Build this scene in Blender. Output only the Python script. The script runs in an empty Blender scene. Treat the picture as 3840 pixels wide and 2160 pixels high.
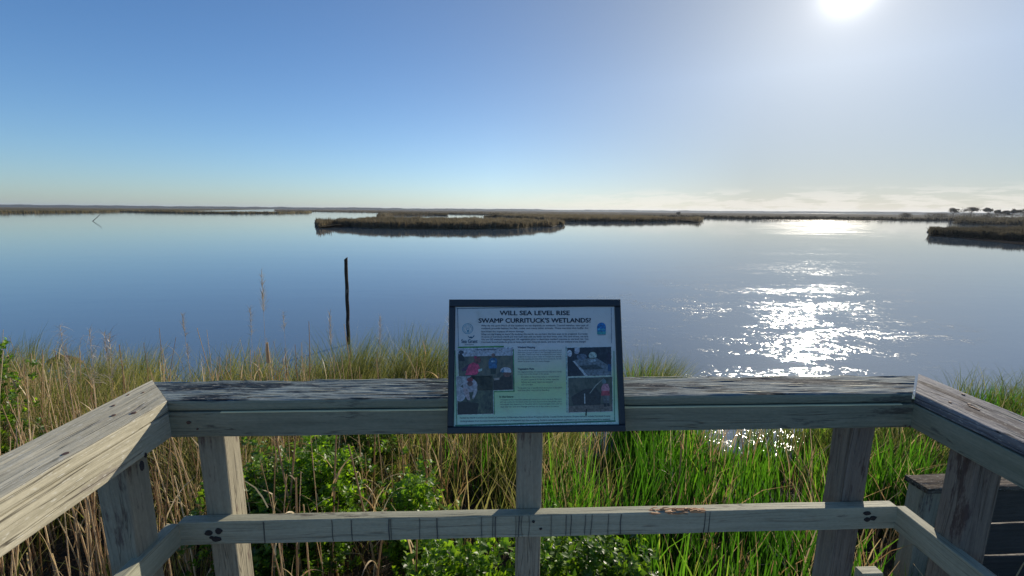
import bpy, bmesh, math, random
import numpy as np
from mathutils import Vector, Matrix, noise
R = math.radians
random.seed(7); rng = np.random.default_rng(7)
scene = bpy.context.scene
COL = scene.collection

# ------------------------------------------------------------------ camera
Z0 = 2.37                                   # top of the rail cap above the water
CP = dict(x=1.0684, y=-1.4031, z=0.6247 + Z0, yaw=0.0441, pit=0.1749, roll=0.0082, f=1646.4)
def cam_axes():
    yw, p, r = CP['yaw'], CP['pit'], CP['roll']
    F = Vector((math.sin(yw)*math.cos(p), math.cos(yw)*math.cos(p), -math.sin(p)))
    R0 = Vector((math.cos(yw), -math.sin(yw), 0)); U0 = R0.cross(F)
    return R0*math.cos(r)+U0*math.sin(r), -R0*math.sin(r)+U0*math.cos(r), F
CR, CU, CF = cam_axes()
CC = Vector((CP['x'], CP['y'], CP['z']))
cam = bpy.data.cameras.new('camera'); cam_o = bpy.data.objects.new('camera', cam); COL.objects.link(cam_o)
cam_o.matrix_world = Matrix(((CR.x, CU.x, -CF.x, CC.x), (CR.y, CU.y, -CF.y, CC.y), (CR.z, CU.z, -CF.z, CC.z), (0, 0, 0, 1)))
cam.sensor_width = 36; cam.lens = 36*CP['f']/3840; cam.clip_start = .02; cam.clip_end = 30000
scene.camera = cam_o
def ray(px, py):                            # px,py on a 2576-wide survey grid
    s = 3840/2576
    return (CF + CR*((px*s-1920)/CP['f']) + CU*((1080-py*s)/CP['f'])).normalized()
def ground(px, py, z=0.0):
    d = ray(px, py); hz = math.hypot(d.x, d.y); t = (z-CC.z)/min(d.z, -1e-5)
    if t*hz > 2700 or d.z > -1e-5: t = 2700/hz
    q = CC + d*t; q.z = z
    return q
def onplane(px, py, P, n):
    d = ray(px, py); n = Vector(n); t = (Vector(P)-CC).dot(n)/d.dot(n)
    return CC + d*t

# ------------------------------------------------------------------ tagging
def tag(o, label=None, cat=None, group=None, kind=None):
    if label: o['label'] = label
    if cat: o['category'] = cat
    if group: o['group'] = group
    if kind: o['kind'] = kind
    return o
def empty(name, loc, rz=0):
    o = bpy.data.objects.new(name, None); COL.objects.link(o)
    o.empty_display_size = .2
    o.location = loc; o.rotation_euler = (0, 0, rz)
    return o
def pw(o):                                  # world matrix without depsgraph
    m = o.matrix_basis.copy(); p = o.parent
    while p: m = p.matrix_basis @ m; p = p.parent
    return m
def link(name, me, mats, parent=None, world=None, smooth=False):
    o = bpy.data.objects.new(name, me); COL.objects.link(o)
    for m in (mats if isinstance(mats, (list, tuple)) else [mats]): me.materials.append(m)
    W = world if world is not None else Matrix.Identity(4)
    if parent is not None:
        o.parent = parent; o.matrix_basis = pw(parent).inverted() @ W
    else: o.matrix_basis = W
    if smooth:
        me.polygons.foreach_set('use_smooth', [True]*len(me.polygons))
    return o

# ------------------------------------------------------------------ node helpers
class NT:
    def __init__(s, tree): s.t = tree; s.n = tree.nodes; s.n.clear()
    def __call__(s, kind, props=None, **inp):
        n = s.n.new(kind)
        for k, v in (props or {}).items(): setattr(n, k, v)
        for k, v in inp.items():
            key = k[1:] if k[0] == '_' else k
            key = int(key) if key.isdigit() else key.replace('_', ' ')
            if hasattr(v, 'is_output') or isinstance(v, bpy.types.NodeSocket): s.t.links.new(v, n.inputs[key])
            else: n.inputs[key].default_value = v
        return n
    def ramp(s, fac, stops, interp='LINEAR'):
        n = s.n.new('ShaderNodeValToRGB'); e = n.color_ramp; e.interpolation = interp
        while len(e.elements) < len(stops): e.elements.new(.5)
        for el, (p, c) in zip(e.elements, stops):
            el.position = p; el.color = (*c, 1) if not isinstance(c, (int, float)) else (c, c, c, 1)
        s.t.links.new(fac, n.inputs[0]); return n.outputs[0]
    def math(s, op, a, b=0.0, c=None, clamp=False):
        n = s.n.new('ShaderNodeMath'); n.operation = op; n.use_clamp = clamp
        for i, v in enumerate((a, b, c)):
            if v is None: continue
            if isinstance(v, bpy.types.NodeSocket): s.t.links.new(v, n.inputs[i])
            else: n.inputs[i].default_value = v
        return n.outputs[0]
    def mix(s, f, a, b, mode='MIX'):
        n = s.n.new('ShaderNodeMix'); n.data_type = 'RGBA'; n.blend_type = mode
        for i, v in ((0, f), (6, a), (7, b)):
            if isinstance(v, bpy.types.NodeSocket): s.t.links.new(v, n.inputs[i])
            else: n.inputs[i].default_value = v if i == 0 else (*v, 1)
        return n.outputs[2]
    def out(s, surf=None, vol=None):
        o = s.n.new('ShaderNodeOutputMaterial')
        if surf: s.t.links.new(surf, o.inputs[0])
        if vol: s.t.links.new(vol, o.inputs[1])
def mat(name):
    m = bpy.data.materials.new(name); m.use_nodes = True
    return m, NT(m.node_tree)
def plain(name, c, rough=.6, spec=.5, metal=0):
    m, N = mat(name)
    nz = N('ShaderNodeTexNoise', Scale=60.0, Detail=4.0)
    col = N.mix(nz.outputs[0], tuple(x*.8 for x in c), tuple(min(1, x*1.2) for x in c))
    b = N('ShaderNodeBsdfPrincipled', Base_Color=col, Roughness=rough, Metallic=metal)
    b.inputs['Specular IOR Level'].default_value = spec
    N.out(b.outputs[0]); return m

def wood(name, dark, light, crackc=(.055, .045, .035), crack=.5, rough=.65, spec=.5, bump=.5, stain=None, stain_amt=0., speck=0., seed=0., tint=None):
    m, N = mat(name)
    tc = N('ShaderNodeTexCoord').outputs['Object']
    def mp(sc, loc=(0, 0, 0)):
        return N('ShaderNodeMapping', Vector=tc, Scale=sc, Location=tuple(l+seed for l in loc)).outputs[0]
    warp = N('ShaderNodeTexNoise', Vector=mp((2, 6, 6)), Scale=1.0, Detail=2.0)
    wv = N('ShaderNodeVectorMath', {'operation': 'SCALE'}, _0=warp.outputs[1], Scale=.03).outputs[0]
    def mp2(sc, loc=(0, 0, 0)):
        v = N('ShaderNodeVectorMath', {'operation': 'ADD'}, _0=tc, _1=wv).outputs[0]
        return N('ShaderNodeMapping', Vector=v, Scale=sc, Location=tuple(l+seed for l in loc)).outputs[0]
    g1 = N('ShaderNodeTexNoise', Vector=mp2((1.4, 60, 60)), Scale=1.0, Detail=6.0, Roughness=.65).outputs[0]
    g2 = N('ShaderNodeTexNoise', Vector=mp2((14, 260, 260), (3, 1, 4)), Scale=1.0, Detail=3.0).outputs[0]
    big = N('ShaderNodeTexNoise', Vector=mp((2.2, 7, 7), (9, 2, 5)), Scale=1.0, Detail=5.0, Roughness=.6).outputs[0]
    fine = N('ShaderNodeTexNoise', Vector=mp((60, 140, 140), (1, 7, 5)), Scale=1.0, Detail=4.0).outputs[0]
    f = N.math('ADD', N.math('MULTIPLY', g1, .55), N.math('ADD', N.math('MULTIPLY', g2, .2), N.math('MULTIPLY', big, .35)))
    col = N.ramp(f, [(.36, dark), (.70, light)])
    if tint: col = N.mix(N.ramp(big, [(.42, 0), (.62, .75)]), col, tint)
    if stain:
        st = N('ShaderNodeTexNoise', Vector=mp((2.6, 13, 13), (5, 5, 1)), Scale=1.0, Detail=7.0, Roughness=.7).outputs[0]
        col = N.mix(N.ramp(st, [(.62-.17*stain_amt, 0), (.67-.15*stain_amt, .92)]), col, stain)
    if speck:
        sp = N('ShaderNodeTexNoise', Vector=mp((45, 150, 150), (7, 7, 7)), Scale=1.0, Detail=3.0).outputs[0]
        col = N.mix(N.ramp(sp, [(.60, 0), (.67, speck)]), col, (.62, .6, .52))
    cr = N('ShaderNodeTexNoise', Vector=mp2((.9, 48, 48), (2, 8, 3)), Scale=1.0, Detail=2.0).outputs[0]
    cmask = N.ramp(N.math('ABSOLUTE', N.math('SUBTRACT', cr, .5)), [(0.0, crack), (.006, crack*.7), (.018, 0)])
    pm = N.ramp(N('ShaderNodeTexNoise', Vector=mp((1.3, 12, 12), (4, 4, 4)), Scale=1.0, Detail=2.0).outputs[0], [(.38, 0), (.5, 1)])
    cmask = N.math('MULTIPLY', cmask, pm)
    col = N.mix(cmask, col, crackc)
    col = N.mix(.5, col, N.mix(fine, (.6, .6, .6), (1.4, 1.4, 1.4)), 'MULTIPLY')
    h = N.math('SUBTRACT', N.math('ADD', N.math('MULTIPLY', g1, .8), N.math('ADD', N.math('MULTIPLY', g2, .35), N.math('MULTIPLY', fine, .12))), N.math('MULTIPLY', cmask, 1.0))
    bp = N('ShaderNodeBump', Strength=bump, Distance=.006, Height=h)
    b = N('ShaderNodeBsdfPrincipled', Base_Color=col, Roughness=rough, Normal=bp.outputs[0])
    b.inputs['Specular IOR Level'].default_value = spec
    N.out(b.outputs[0]); return m

M = {}
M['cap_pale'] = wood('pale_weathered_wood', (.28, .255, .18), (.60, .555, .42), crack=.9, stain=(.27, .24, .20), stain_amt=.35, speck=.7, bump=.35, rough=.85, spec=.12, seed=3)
M['cap_dark'] = wood('blackened_wood_painted_sky_tint', (.06, .085, .10), (.26, .31, .31), crack=1.0, stain=(.010, .020, .035), stain_amt=.72, speck=.35, rough=.8, spec=.12, bump=1.0, seed=11)  # weathered dark wood; the sky's blue reflection is put into its base colour
M['cap_dark2'] = wood('grey_purple_weathered_wood', (.08, .078, .085), (.30, .29, .30), crack=1.0, stain=(.03, .02, .028), stain_amt=.55, speck=.5, rough=.75, spec=.15, bump=1.1, seed=23)
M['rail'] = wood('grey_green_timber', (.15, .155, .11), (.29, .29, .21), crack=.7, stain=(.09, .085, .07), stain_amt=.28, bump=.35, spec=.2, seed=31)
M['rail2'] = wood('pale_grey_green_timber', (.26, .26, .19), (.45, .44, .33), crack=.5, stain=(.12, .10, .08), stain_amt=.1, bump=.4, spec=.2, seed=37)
M['post'] = wood('post_timber', (.20, .18, .135), (.37, .335, .25), crack=.7, stain=(.13, .095, .08), stain_amt=.42, bump=.5, spec=.2, seed=41)
M['post_brown'] = wood('brown_post_timber', (.12, .10, .085), (.27, .235, .19), crack=.7, stain=(.08, .055, .05), stain_amt=.4, bump=.5, spec=.2, seed=47)
M['dark'] = wood('dark_wet_timber', (.025, .019, .017), (.10, .08, .07), crack=.6, bump=.5, seed=51)
M['brown_cap'] = wood('brown_rotting_cap', (.04, .03, .025), (.19, .155, .12), crack=1., stain=(.02, .015, .015), stain_amt=.6, speck=.4, bump=1.2, spec=.1, rough=.9, seed=57)
M['deck'] = wood('deck_timber', (.16, .14, .11), (.34, .31, .26), crack=.6, bump=.5, seed=61)
M['log'] = wood('rotten_brown_log', (.05, .015, .01), (.14, .045, .03), crack=.5, bump=1., seed=71)
M['pole'] = wood('black_pole_bark', (.012, .010, .009), (.10, .075, .055), crack=.7, bump=1., rough=.9, spec=.1, stain=(.26, .22, .17), stain_amt=.1, seed=81)
M['raw'] = wood('raw_orange_wood', (.30, .11, .05), (.75, .42, .2), crack=.7, bump=1., seed=91)
M['nail'] = plain('rusty_nail', (.11, .065, .05), .7, metal=.3)
M['stain'] = plain('iron_stain', (.022, .02, .022), .8)
M['scratch'] = plain('pencil_scratch', (.08, .08, .075), .8)
M['painted_sun_line'] = plain('painted_sunlit_edge', (.75, .70, .42), .6)  # pale tone painted in for sunlight showing under the front cap
M['frame'] = plain('dark_blue_metal_frame', (.012, .02, .03), .45)
M['bracket'] = plain('bracket_steel', (.08, .08, .08), .4, metal=.8)

# ------------------------------------------------------------------ boards
def board(name, parent, m, A, B, wdir, w, h, y0=0., seg=24, wob=.0012, cutA=0., cutB=0., r=.004, seed=0, rag=0.0, z0=None, ragedge=None, ny=1):
    """beam whose local x runs A->B, local y = wdir spans y0..y0+w, local z spans -h..0"""
    A, B = Vector(A), Vector(B); X = (B-A); L = X.length; X.normalize()
    Y = (Vector(wdir)-X*Vector(wdir).dot(X)).normalized(); Zv = X.cross(Y)
    if Zv.z < -.5 : flip = True
    else: flip = False
    W = Matrix(((X.x, Y.x, Zv.x, A.x), (X.y, Y.y, Zv.y, A.y), (X.z, Y.z, Zv.z, A.z), (0, 0, 0, 1)))
    za, zb = (-h, 0) if not flip else (0, h)
    corners = [(y0, za), (y0+w, za), (y0+w, zb), (y0, zb)]
    ring = []
    for (cy, cz), (sy, sz) in zip(corners, [(1, 1), (-1, 1), (-1, -1), (1, -1)]):
        a0 = {(1, 1): 180, (-1, 1): 270, (-1, -1): 0, (1, -1): 90}[(sy, sz)]
        for k in range(3):
            a = R(a0+45*k)
            ring.append((cy+sy*r+r*math.cos(a), cz+sz*r+r*math.sin(a)))
        if sy == sz and ny > 1:                 # extra rows across the two wide faces
            ya_, yb_ = (y0+r, y0+w-r) if sy == 1 else (y0+w-r, y0+r)
            for k in range(1, ny): ring.append((ya_+(yb_-ya_)*k/ny, cz))
    n = len(ring); vs = []; fs = []
    for i in range(seg+1):
        u = i/seg
        for j, (y, z) in enumerate(ring):
            lo = cutA*(y-y0); hi = L-cutB*(y-y0) if cutB else L
            x = lo+(hi-lo)*u
            q = Vector((x*3+seed*7.1, y*9, z*9))
            nv = noise.noise_vector(q)*wob + noise.noise_vector(Vector((x*6+seed, y*60, z*60)))*wob*.6
            dy, dz = nv.y, nv.z
            if rag and ((z > (za+zb)/2) != flip):
                hi_ = .6*noise.noise(Vector((x*3+seed*3, y*75, 1.7)))+.5*noise.noise(Vector((x*9+seed*3, y*150, 3.7)))
                dz += (-abs(hi_)*rag) * (-1 if flip else 1)
                if ragedge and abs(y-ragedge) < .02: dz += (-abs(noise.noise(Vector((x*3.5+seed, 3.3, 1.7)))+.4*noise.noise(Vector((x*13+seed, 3.3, 1.7))))*rag*2.4)*(-1 if flip else 1)
            vs.append((x, y+dy, z+dz))
    for i in range(seg):
        for j in range(n):
            a = i*n+j; b = i*n+(j+1) % n
            fs.append((a, a+n, b+n, b) if True else None)
    fs.append(tuple(range(n))); fs.append(tuple(reversed([seg*n+j for j in range(n)])))
    me = bpy.data.meshes.new(name); me.from_pydata(vs, [], fs)
    bm = bmesh.new(); bm.from_mesh(me); bmesh.ops.recalc_face_normals(bm, faces=bm.faces); bm.to_mesh(me); bm.free()
    return link(name, me, m, parent, W)

def blob_disc(bm_, c, u, v, nrm, ru, rv, mi=0, k=14, seed=0, th=.0015):
    c, u, v, nrm = Vector(c), Vector(u), Vector(v), Vector(nrm)
    top = []; bot = []
    for i in range(k):
        a = 2*math.pi*i/k; s = 1+.3*noise.noise(Vector((math.cos(a)*1.3+seed*5, math.sin(a)*1.3, seed)))
        p = c+u*ru*s*math.cos(a)+v*rv*s*math.sin(a)
        bot.append(bm_.verts.new(p-nrm*.002)); top.append(bm_.verts.new(p*1.0+nrm*th))
    f = bm_.faces.new(top); f.material_index = mi
    for i in range(k):
        f = bm_.faces.new((bot[i], bot[(i+1) % k], top[(i+1) % k], top[i])); f.material_index = mi
def bmobj(name, bm_, m, parent=None, world=None, smooth=False):
    bmesh.ops.recalc_face_normals(bm_, faces=bm_.faces)
    me = bpy.data.meshes.new(name); bm_.to_mesh(me); bm_.free()
    return link(name, me, m, parent, world, smooth)
def box(bm_, lo, hi, mi=0):
    lo, hi = Vector(lo), Vector(hi); v = [bm_.verts.new((x, y, z)) for x in (lo.x, hi.x) for y in (lo.y, hi.y) for z in (lo.z, hi.z)]
    for q in ((0, 1, 3, 2), (4, 6, 7, 5), (0, 4, 5, 1), (2, 3, 7, 6), (0, 2, 6, 4), (1, 5, 7, 3)):
        f = bm_.faces.new([v[i] for i in q]); f.material_index = mi

def merge_into(part, bm_, m, local=False):
    bmesh.ops.recalc_face_normals(bm_, faces=bm_.faces)
    if not local: bmesh.ops.transform(bm_, matrix=pw(part).inverted(), verts=bm_.verts)
    me = part.data
    if m not in list(me.materials): me.materials.append(m)
    mi = list(me.materials).index(m)
    for f in bm_.faces: f.material_index = mi
    tmp = bpy.data.meshes.new('tmp'); bm_.to_mesh(tmp); bm_.free()
    b2 = bmesh.new(); b2.from_mesh(me); b2.from_mesh(tmp); b2.to_mesh(me); b2.free(); bpy.data.meshes.remove(tmp)
# ------------------------------------------------------------------ the railing
L = 2.5636; w = .186; aL = -.0052; aR = -.0573; zm = .412; t = .038; b = .089
ZD = 1.30                                   # deck floor
dl = Vector((-math.sin(aL), -math.cos(aL), 0)); dr = Vector((math.sin(aR), -math.cos(aR), 0))
nl = Vector((-math.cos(aL), math.sin(aL), 0)); nr = Vector((math.cos(aR), math.sin(aR), 0))
ol = Vector(((w-w*nl.y)/nl.x, w, 0)); orr = Vector((L+(w-w*nr.y)/nr.x, w, 0))
rl = empty('wooden_railing', (L/2, 0, ZD))
tag(rl, 'weathered timber railing with mitred cap and middle rail around the platform', 'railing')
SL = 3.2
# caps
capf = board('cap_rail', rl, M['cap_dark'], (0, 0, Z0), (L-.010, 0, Z0), (0, 1, 0), w, t, seg=260, wob=.0016, cutA=ol.x/w, cutB=-(orr.x-L-.004)/w, r=.009, seed=1, rag=.007, ragedge=w, ny=22)
capf.data.materials.append(M['rail'])
for p_ in capf.data.polygons:
    if p_.normal.y < -.85: p_.material_index = 1
tag(capf, 'blackened cap board across the front, blue sky reflection painted into its colour')
capl = board('cap_rail', rl, M['cap_pale'], Vector((0, 0, Z0)), Vector((0, 0, Z0))+dl*SL, nl, w, t, seg=100, wob=.0016, cutA=-(ol.dot(-dl)/w), r=.004, seed=2, rag=.0025, ny=16)
tag(capl, 'pale sunlit cap board on the left side')
capr = board('cap_rail', rl, M['cap_dark2'], Vector((L, 0, Z0)), Vector((L, 0, Z0))+dr*SL, nr, w, t, seg=100, wob=.0016, cutA=-((orr-Vector((L, 0, 0))).dot(-dr)/w), r=.004, seed=3, rag=.006, ny=18)
tag(capr, 'grey-purple cracked cap board on the right side')
# upper rails (2x4 on edge under the caps)
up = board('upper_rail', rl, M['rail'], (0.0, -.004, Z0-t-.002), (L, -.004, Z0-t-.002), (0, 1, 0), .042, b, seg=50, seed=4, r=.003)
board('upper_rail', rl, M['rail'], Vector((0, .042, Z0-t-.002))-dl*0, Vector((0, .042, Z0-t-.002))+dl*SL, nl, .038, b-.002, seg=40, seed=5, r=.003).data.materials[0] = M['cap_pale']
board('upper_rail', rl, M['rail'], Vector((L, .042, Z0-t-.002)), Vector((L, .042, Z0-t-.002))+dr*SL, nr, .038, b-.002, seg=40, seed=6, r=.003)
# sunlit line atop the front upper rail, put in as pale paint
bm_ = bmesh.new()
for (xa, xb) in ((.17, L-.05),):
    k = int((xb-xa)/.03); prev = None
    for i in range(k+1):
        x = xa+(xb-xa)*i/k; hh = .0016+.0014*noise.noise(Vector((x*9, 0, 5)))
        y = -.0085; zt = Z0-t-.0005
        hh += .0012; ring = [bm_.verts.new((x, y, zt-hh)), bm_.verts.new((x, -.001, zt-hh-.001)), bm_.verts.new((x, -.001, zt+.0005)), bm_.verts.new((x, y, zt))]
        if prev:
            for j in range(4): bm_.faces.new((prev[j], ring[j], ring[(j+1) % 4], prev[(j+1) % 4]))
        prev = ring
tag(bmobj('painted_sun_strip', bm_, M['painted_sun_line'], rl), 'thin pale yellow painted-in line of sunlight between cap and upper rail')
# middle rails
zmid = Z0-t-zm
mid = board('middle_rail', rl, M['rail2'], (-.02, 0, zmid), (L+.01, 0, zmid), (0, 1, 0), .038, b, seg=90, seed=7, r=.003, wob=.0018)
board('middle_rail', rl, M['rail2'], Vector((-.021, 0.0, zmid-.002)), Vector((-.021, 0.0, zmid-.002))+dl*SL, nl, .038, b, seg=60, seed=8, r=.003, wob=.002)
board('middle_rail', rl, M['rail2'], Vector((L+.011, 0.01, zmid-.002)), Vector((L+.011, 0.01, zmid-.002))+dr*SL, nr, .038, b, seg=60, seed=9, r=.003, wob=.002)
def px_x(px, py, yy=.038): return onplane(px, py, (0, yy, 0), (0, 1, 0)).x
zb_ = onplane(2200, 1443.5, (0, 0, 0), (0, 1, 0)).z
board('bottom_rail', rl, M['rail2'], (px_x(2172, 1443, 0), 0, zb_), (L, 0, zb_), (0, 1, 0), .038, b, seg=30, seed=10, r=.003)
# posts
def vpost(px, py, sd, yfront=.0385):
    x = px_x(px, py, yfront)
    c = Vector((x, yfront+.089, 0))
    # board(): local x up, y=+x dir, z = up x (+x) = +y -> spans -h..0
    return board('post', rl, M['post'], c+Vector((0, 0, -.4)), c+Vector((0, 0, Z0-t-.003)), (1, 0, 0), .089, .089, seg=30, seed=sd, r=.005, wob=.0016)
vpost(495, 1096, 21)
vpost(1303, 1090, 22)
vpost(2145, 1076, 23).data.materials[0] = M['post_brown']
def sidepost(pxa, py, P, n_out, d, sd):
    q = onplane(pxa, py, Vector(P)+n_out*.0385, n_out)      # nearest edge of the inner face
    c = Vector((q.x, q.y, 0))
    a = c - d*0
    X = Vector((0, 0, 1)); e = -d                            # towards the front rail
    # local y = e, local z = X x e
    zv = X.cross(e)
    base = a + (n_out*.089 if zv.dot(n_out) > 0 else Vector((0, 0, 0)))
    return board('post', rl, M['post'], base+Vector((0, 0, -.4)), base+Vector((0, 0, Z0-t-.003)), e, .089, .089, seg=30, seed=sd, r=.005, wob=.0016)
sidepost(318, 1217, (0, 0, 0), nl, dl, 24)
sidepost(2452, 1190, (L, 0, 0), nr, dr, 25).data.materials[0] = M['post_brown']
for s_, P, n_, d_ in ((1, (0, 0, 0), nl, dl), (2, (L, 0, 0), nr, dr)):
    q = Vector(P)+d_*1.9+n_*.0385; e = -d_; zv = Vector((0, 0, 1)).cross(e)
    base = Vector((q.x, q.y, 0)) + (n_*.089 if zv.dot(n_) > 0 else Vector((0, 0, 0)))
    board('post', rl, M['post'], base+Vector((0, 0, -.4)), base+Vector((0, 0, Z0-t-.003)), e, .089, .089, seg=30, seed=26+s_, r=.005)

# nails, knots and marks
def disc(px, py, ru, rv, P, n, u, name='nail', m='nail', sd=0, part=None, th=.0018):
    q = onplane(px, py, P, n); u = Vector(u); v = Vector(n).cross(u)
    if name == 'nail': ru *= .6; rv *= .75
    bm2 = bmesh.new(); blob_disc(bm2, (0, 0, 0), (1, 0, 0), (0, 1, 0), (0, 0, 1), ru, rv, seed=sd, th=th)
    W = Matrix(((u.x, v.x, n[0], q.x), (u.y, v.y, n[1], q.y), (u.z, v.z, n[2], q.z), (0, 0, 0, 1)))
    return bmobj(name, bm2, M[m], part or rl, W)
up_ = (0, 0, 1)
for i, (px, py, ru, rv) in enumerate([(286, 1045, .011, .006), (285, 1021, .009, .006), (336, 1039, .012, .009), (164, 1142, .012, .009), (322, 994, .008, .004), (360, 988, .008, .004)]):
    disc(px, py, ru, rv, (0, 0, Z0), up_, (0, 1, 0), sd=i, part=capl)
for i, (px, py, ru, rv) in enumerate([(2423, 992, .008, .006), (2390, 1012, .008, .005), (2438, 1017, .008, .006), (2450, 1026, .03, .006), (2455, 1029, .02, .004)]):
    disc(px, py, ru, rv, (0, 0, Z0), up_, (.057, 1, 0), sd=i+9, part=capr)
fy = (0, -1, 0)
for i, (px, py, ru, rv, z) in enumerate([(497, 1079, .005, .005, 0), (475, 1063, .013, .007, 0), (2289, 1073, .007, .007, 0), (2277, 1087-14, .005, .005, 0)]):
    disc(px, py, ru, rv, (0, -.0045, 0), fy, (1, 0, 0), sd=i+20, part=up)
for i, (px, py, ru, rv) in enumerate([(525, 1341, .014, .010), (550, 1336, .012, .011), (545, 1356, .016, .010), (532, 1352, .007, .005), (2181, 1291, .014, .008), (2181, 1307, .012, .008), (2196, 1303, .013, .009), (1342, 1312, .005, .005), (1360, 1330, .005, .004)]):
    disc(px, py, ru, rv, (0, -.0008, 0), fy, (1, 0, 0), name='bolt_hole', m='stain', sd=i+30, part=mid)
for i, (px, py, ru, rv) in enumerate([(357, 1172, .012, .02), (366, 1145, .007, .012)]):
    disc(px, py, ru, rv, Vector((0, 0, 0)), -nl, (0, 1, 0), m='stain', sd=i+40)
for i, (px, py, ru, rv) in enumerate([(2367, 1073, .01, .008), (2388, 1098, .018, .014), (2444, 1250, .02, .012)][:2]):
    disc(px, py, ru, rv, Vector((L, 0, 0)), -nr, (0, 1, 0), m='stain', sd=i+44)
# vertical pencil-thin marks on the front of the middle rail (part of its surface)
bm2 = bmesh.new()
for px in (661, 835, 884, 979, 982, 1055, 1098, 1211, 1240, 1247, 1297, 1304, 1313, 1330, 1388, 1425, 1437, 1472, 1488, 1530, 1562, 1771, 1783):
    xa = onplane(px, 1315, (0, 0, 0), (0, 1, 0)).x; wv = random.choice((.0007, .0010, .0016)); prev = None
    for i in range(7):
        z = zmid-.002-(b-.006)*i/6; x = xa+noise.noise(Vector((px*.37, i*.2, 0)))*.005
        ring = [bm2.verts.new((x-wv, -.0028, z)), bm2.verts.new((x+wv, -.0028, z)), bm2.verts.new((x+wv, .003, z)), bm2.verts.new((x-wv, .003, z))]
        if prev:
            for j in range(4): bm2.faces.new((prev[j], ring[j], ring[(j+1) % 4], prev[(j+1) % 4]))
        prev = ring
merge_into(mid, bm2, M['scratch'])
# broken, splintered edge on the middle rail
bm2 = bmesh.new()
xa = onplane(1622, 1290, (0, 0, 0), (0, 1, 0)).x; xb = onplane(1768, 1282, (0, 0, 0), (0, 1, 0)).x
for i in range(46):
    u = random.random(); x = xa+(xb-xa)*u; ln = random.uniform(.02, .07); y = random.uniform(-.004, .02); z = zmid+random.uniform(-.008, .003)*(1-abs(u-.4))
    h1 = random.uniform(.0012, .003); rise = random.uniform(-.006, .009)
    p = [Vector((x, y, z)), Vector((x+ln*.5, y+random.uniform(-.003, .003), z+rise*.5+.001)), Vector((min(x+ln, xb+.01), y, z+rise))]
    prev = None
    for q, s_ in zip(p, (.8, 1, .2)):
        ring = [bm2.verts.new(q+Vector((0, a*h1*s_, c*h1*s_))) for a, c in ((-1, -1), (1, -1), (1, 1), (-1, 1))]
        if prev:
            for j in range(4): bm2.faces.new((prev[j], ring[j], ring[(j+1) % 4], prev[(j+1) % 4]))
        else: bm2.faces.new(ring)
        prev = ring
    bm2.faces.new(prev)
tag(bmobj('splintered_edge', bm2, M['raw'], mid), 'splintered orange broken edge')
# long splinters and ridges standing on the dark caps
def splinters(part, A, X, Y, Ln, n_, sd, wmax=w):
    rr = random.Random(sd); bm2 = bmesh.new()
    for i in range(n_):
        x = rr.uniform(.03, Ln-.2); ln = rr.uniform(.05, .22); y = rr.uniform(.02, wmax-.006); hh = rr.uniform(.0006, .0016); prev = None; sl = rr.uniform(-.04, .04)
        for k in range(6):
            u = k/5; s_ = math.sin(math.pi*min(max(u, .04), .96)); c = Vector(A)+Vector(X)*(x+ln*u)+Vector(Y)*(y+sl*ln*u+.003*noise.noise(Vector((x*30+u*3, y*40, 0))))+Vector((0, 0, -.0015))
            ring = [bm2.verts.new(c+Vector(Y)*a*hh*1.3*s_+Vector((0, 0, q*hh*1.6*s_))) for a, q in ((-1, -1), (1, -1), (1, 1), (-1, 1))]
            if prev:
                for j in range(4): bm2.faces.new((prev[j], ring[j], ring[(j+1) % 4], prev[(j+1) % 4]))
            prev = ring
    merge_into(part, bm2, M['rail2'])
splinters(capf, (0, 0, Z0), (1, 0, 0), (0, 1, 0), L, 36, 5)
splinters(capr, (L, 0, Z0), dr, nr, 2.0, 40, 6)
# deck under the viewer
dk = empty('viewing_platform', (L/2, -1.6, ZD)); tag(dk, 'timber platform floor inside the weathered railing', 'deck')
k = 0; y = .03
while y > -3.4:
    board('floor_board', dk, M['deck'], (-.12, y-.14, ZD), (L+.12, y-.14, ZD), (0, 1, 0), .135, .038, seg=6, seed=60+k); y -= .142; k += 1
for x in (-.0, L/2, L-.04):
    board('joist', dk, M['deck'], (x, -3.4, ZD-.04), (x, .02, ZD-.04), (-1, 0, 0), .038, .18, seg=4, seed=90)
# low timber wall outside, right of the platform
yw = .90; xw = 3.71; zc = 1.35
low = empty('low_timber_wall', (xw+.7, yw, 0)); tag(low, 'low dark plank wall with worn cap outside the right railing', 'timber wall')
board('cap_board', low, M['brown_cap'], (xw, yw, zc), (xw+1.9, yw+.04, zc), (0, 1, 0), .15, .038, seg=90, seed=70, rag=.008, wob=.003, ny=10)
board('corner_post', low, M['post'], (xw+.015, yw+.135, -.3), (xw+.015, yw+.135, zc-.04), (1, 0, 0), .12, .10, seg=20, seed=71)
for i in range(5):
    zt = zc-.045-i*.235
    board('plank', low, M['dark'], (xw+.137, yw+.02+.006*(i % 2), zt), (xw+1.88, yw+.05, zt+.006), (0, 1, 0), .04, .222, seg=20, seed=72+i, wob=.003)
board('corner_post', low, M['post'], (xw+1.76, yw+.19, -.3), (xw+1.76, yw+.19, zc-.04), (1, 0, 0), .09, .085, seg=10, seed=79)

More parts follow.
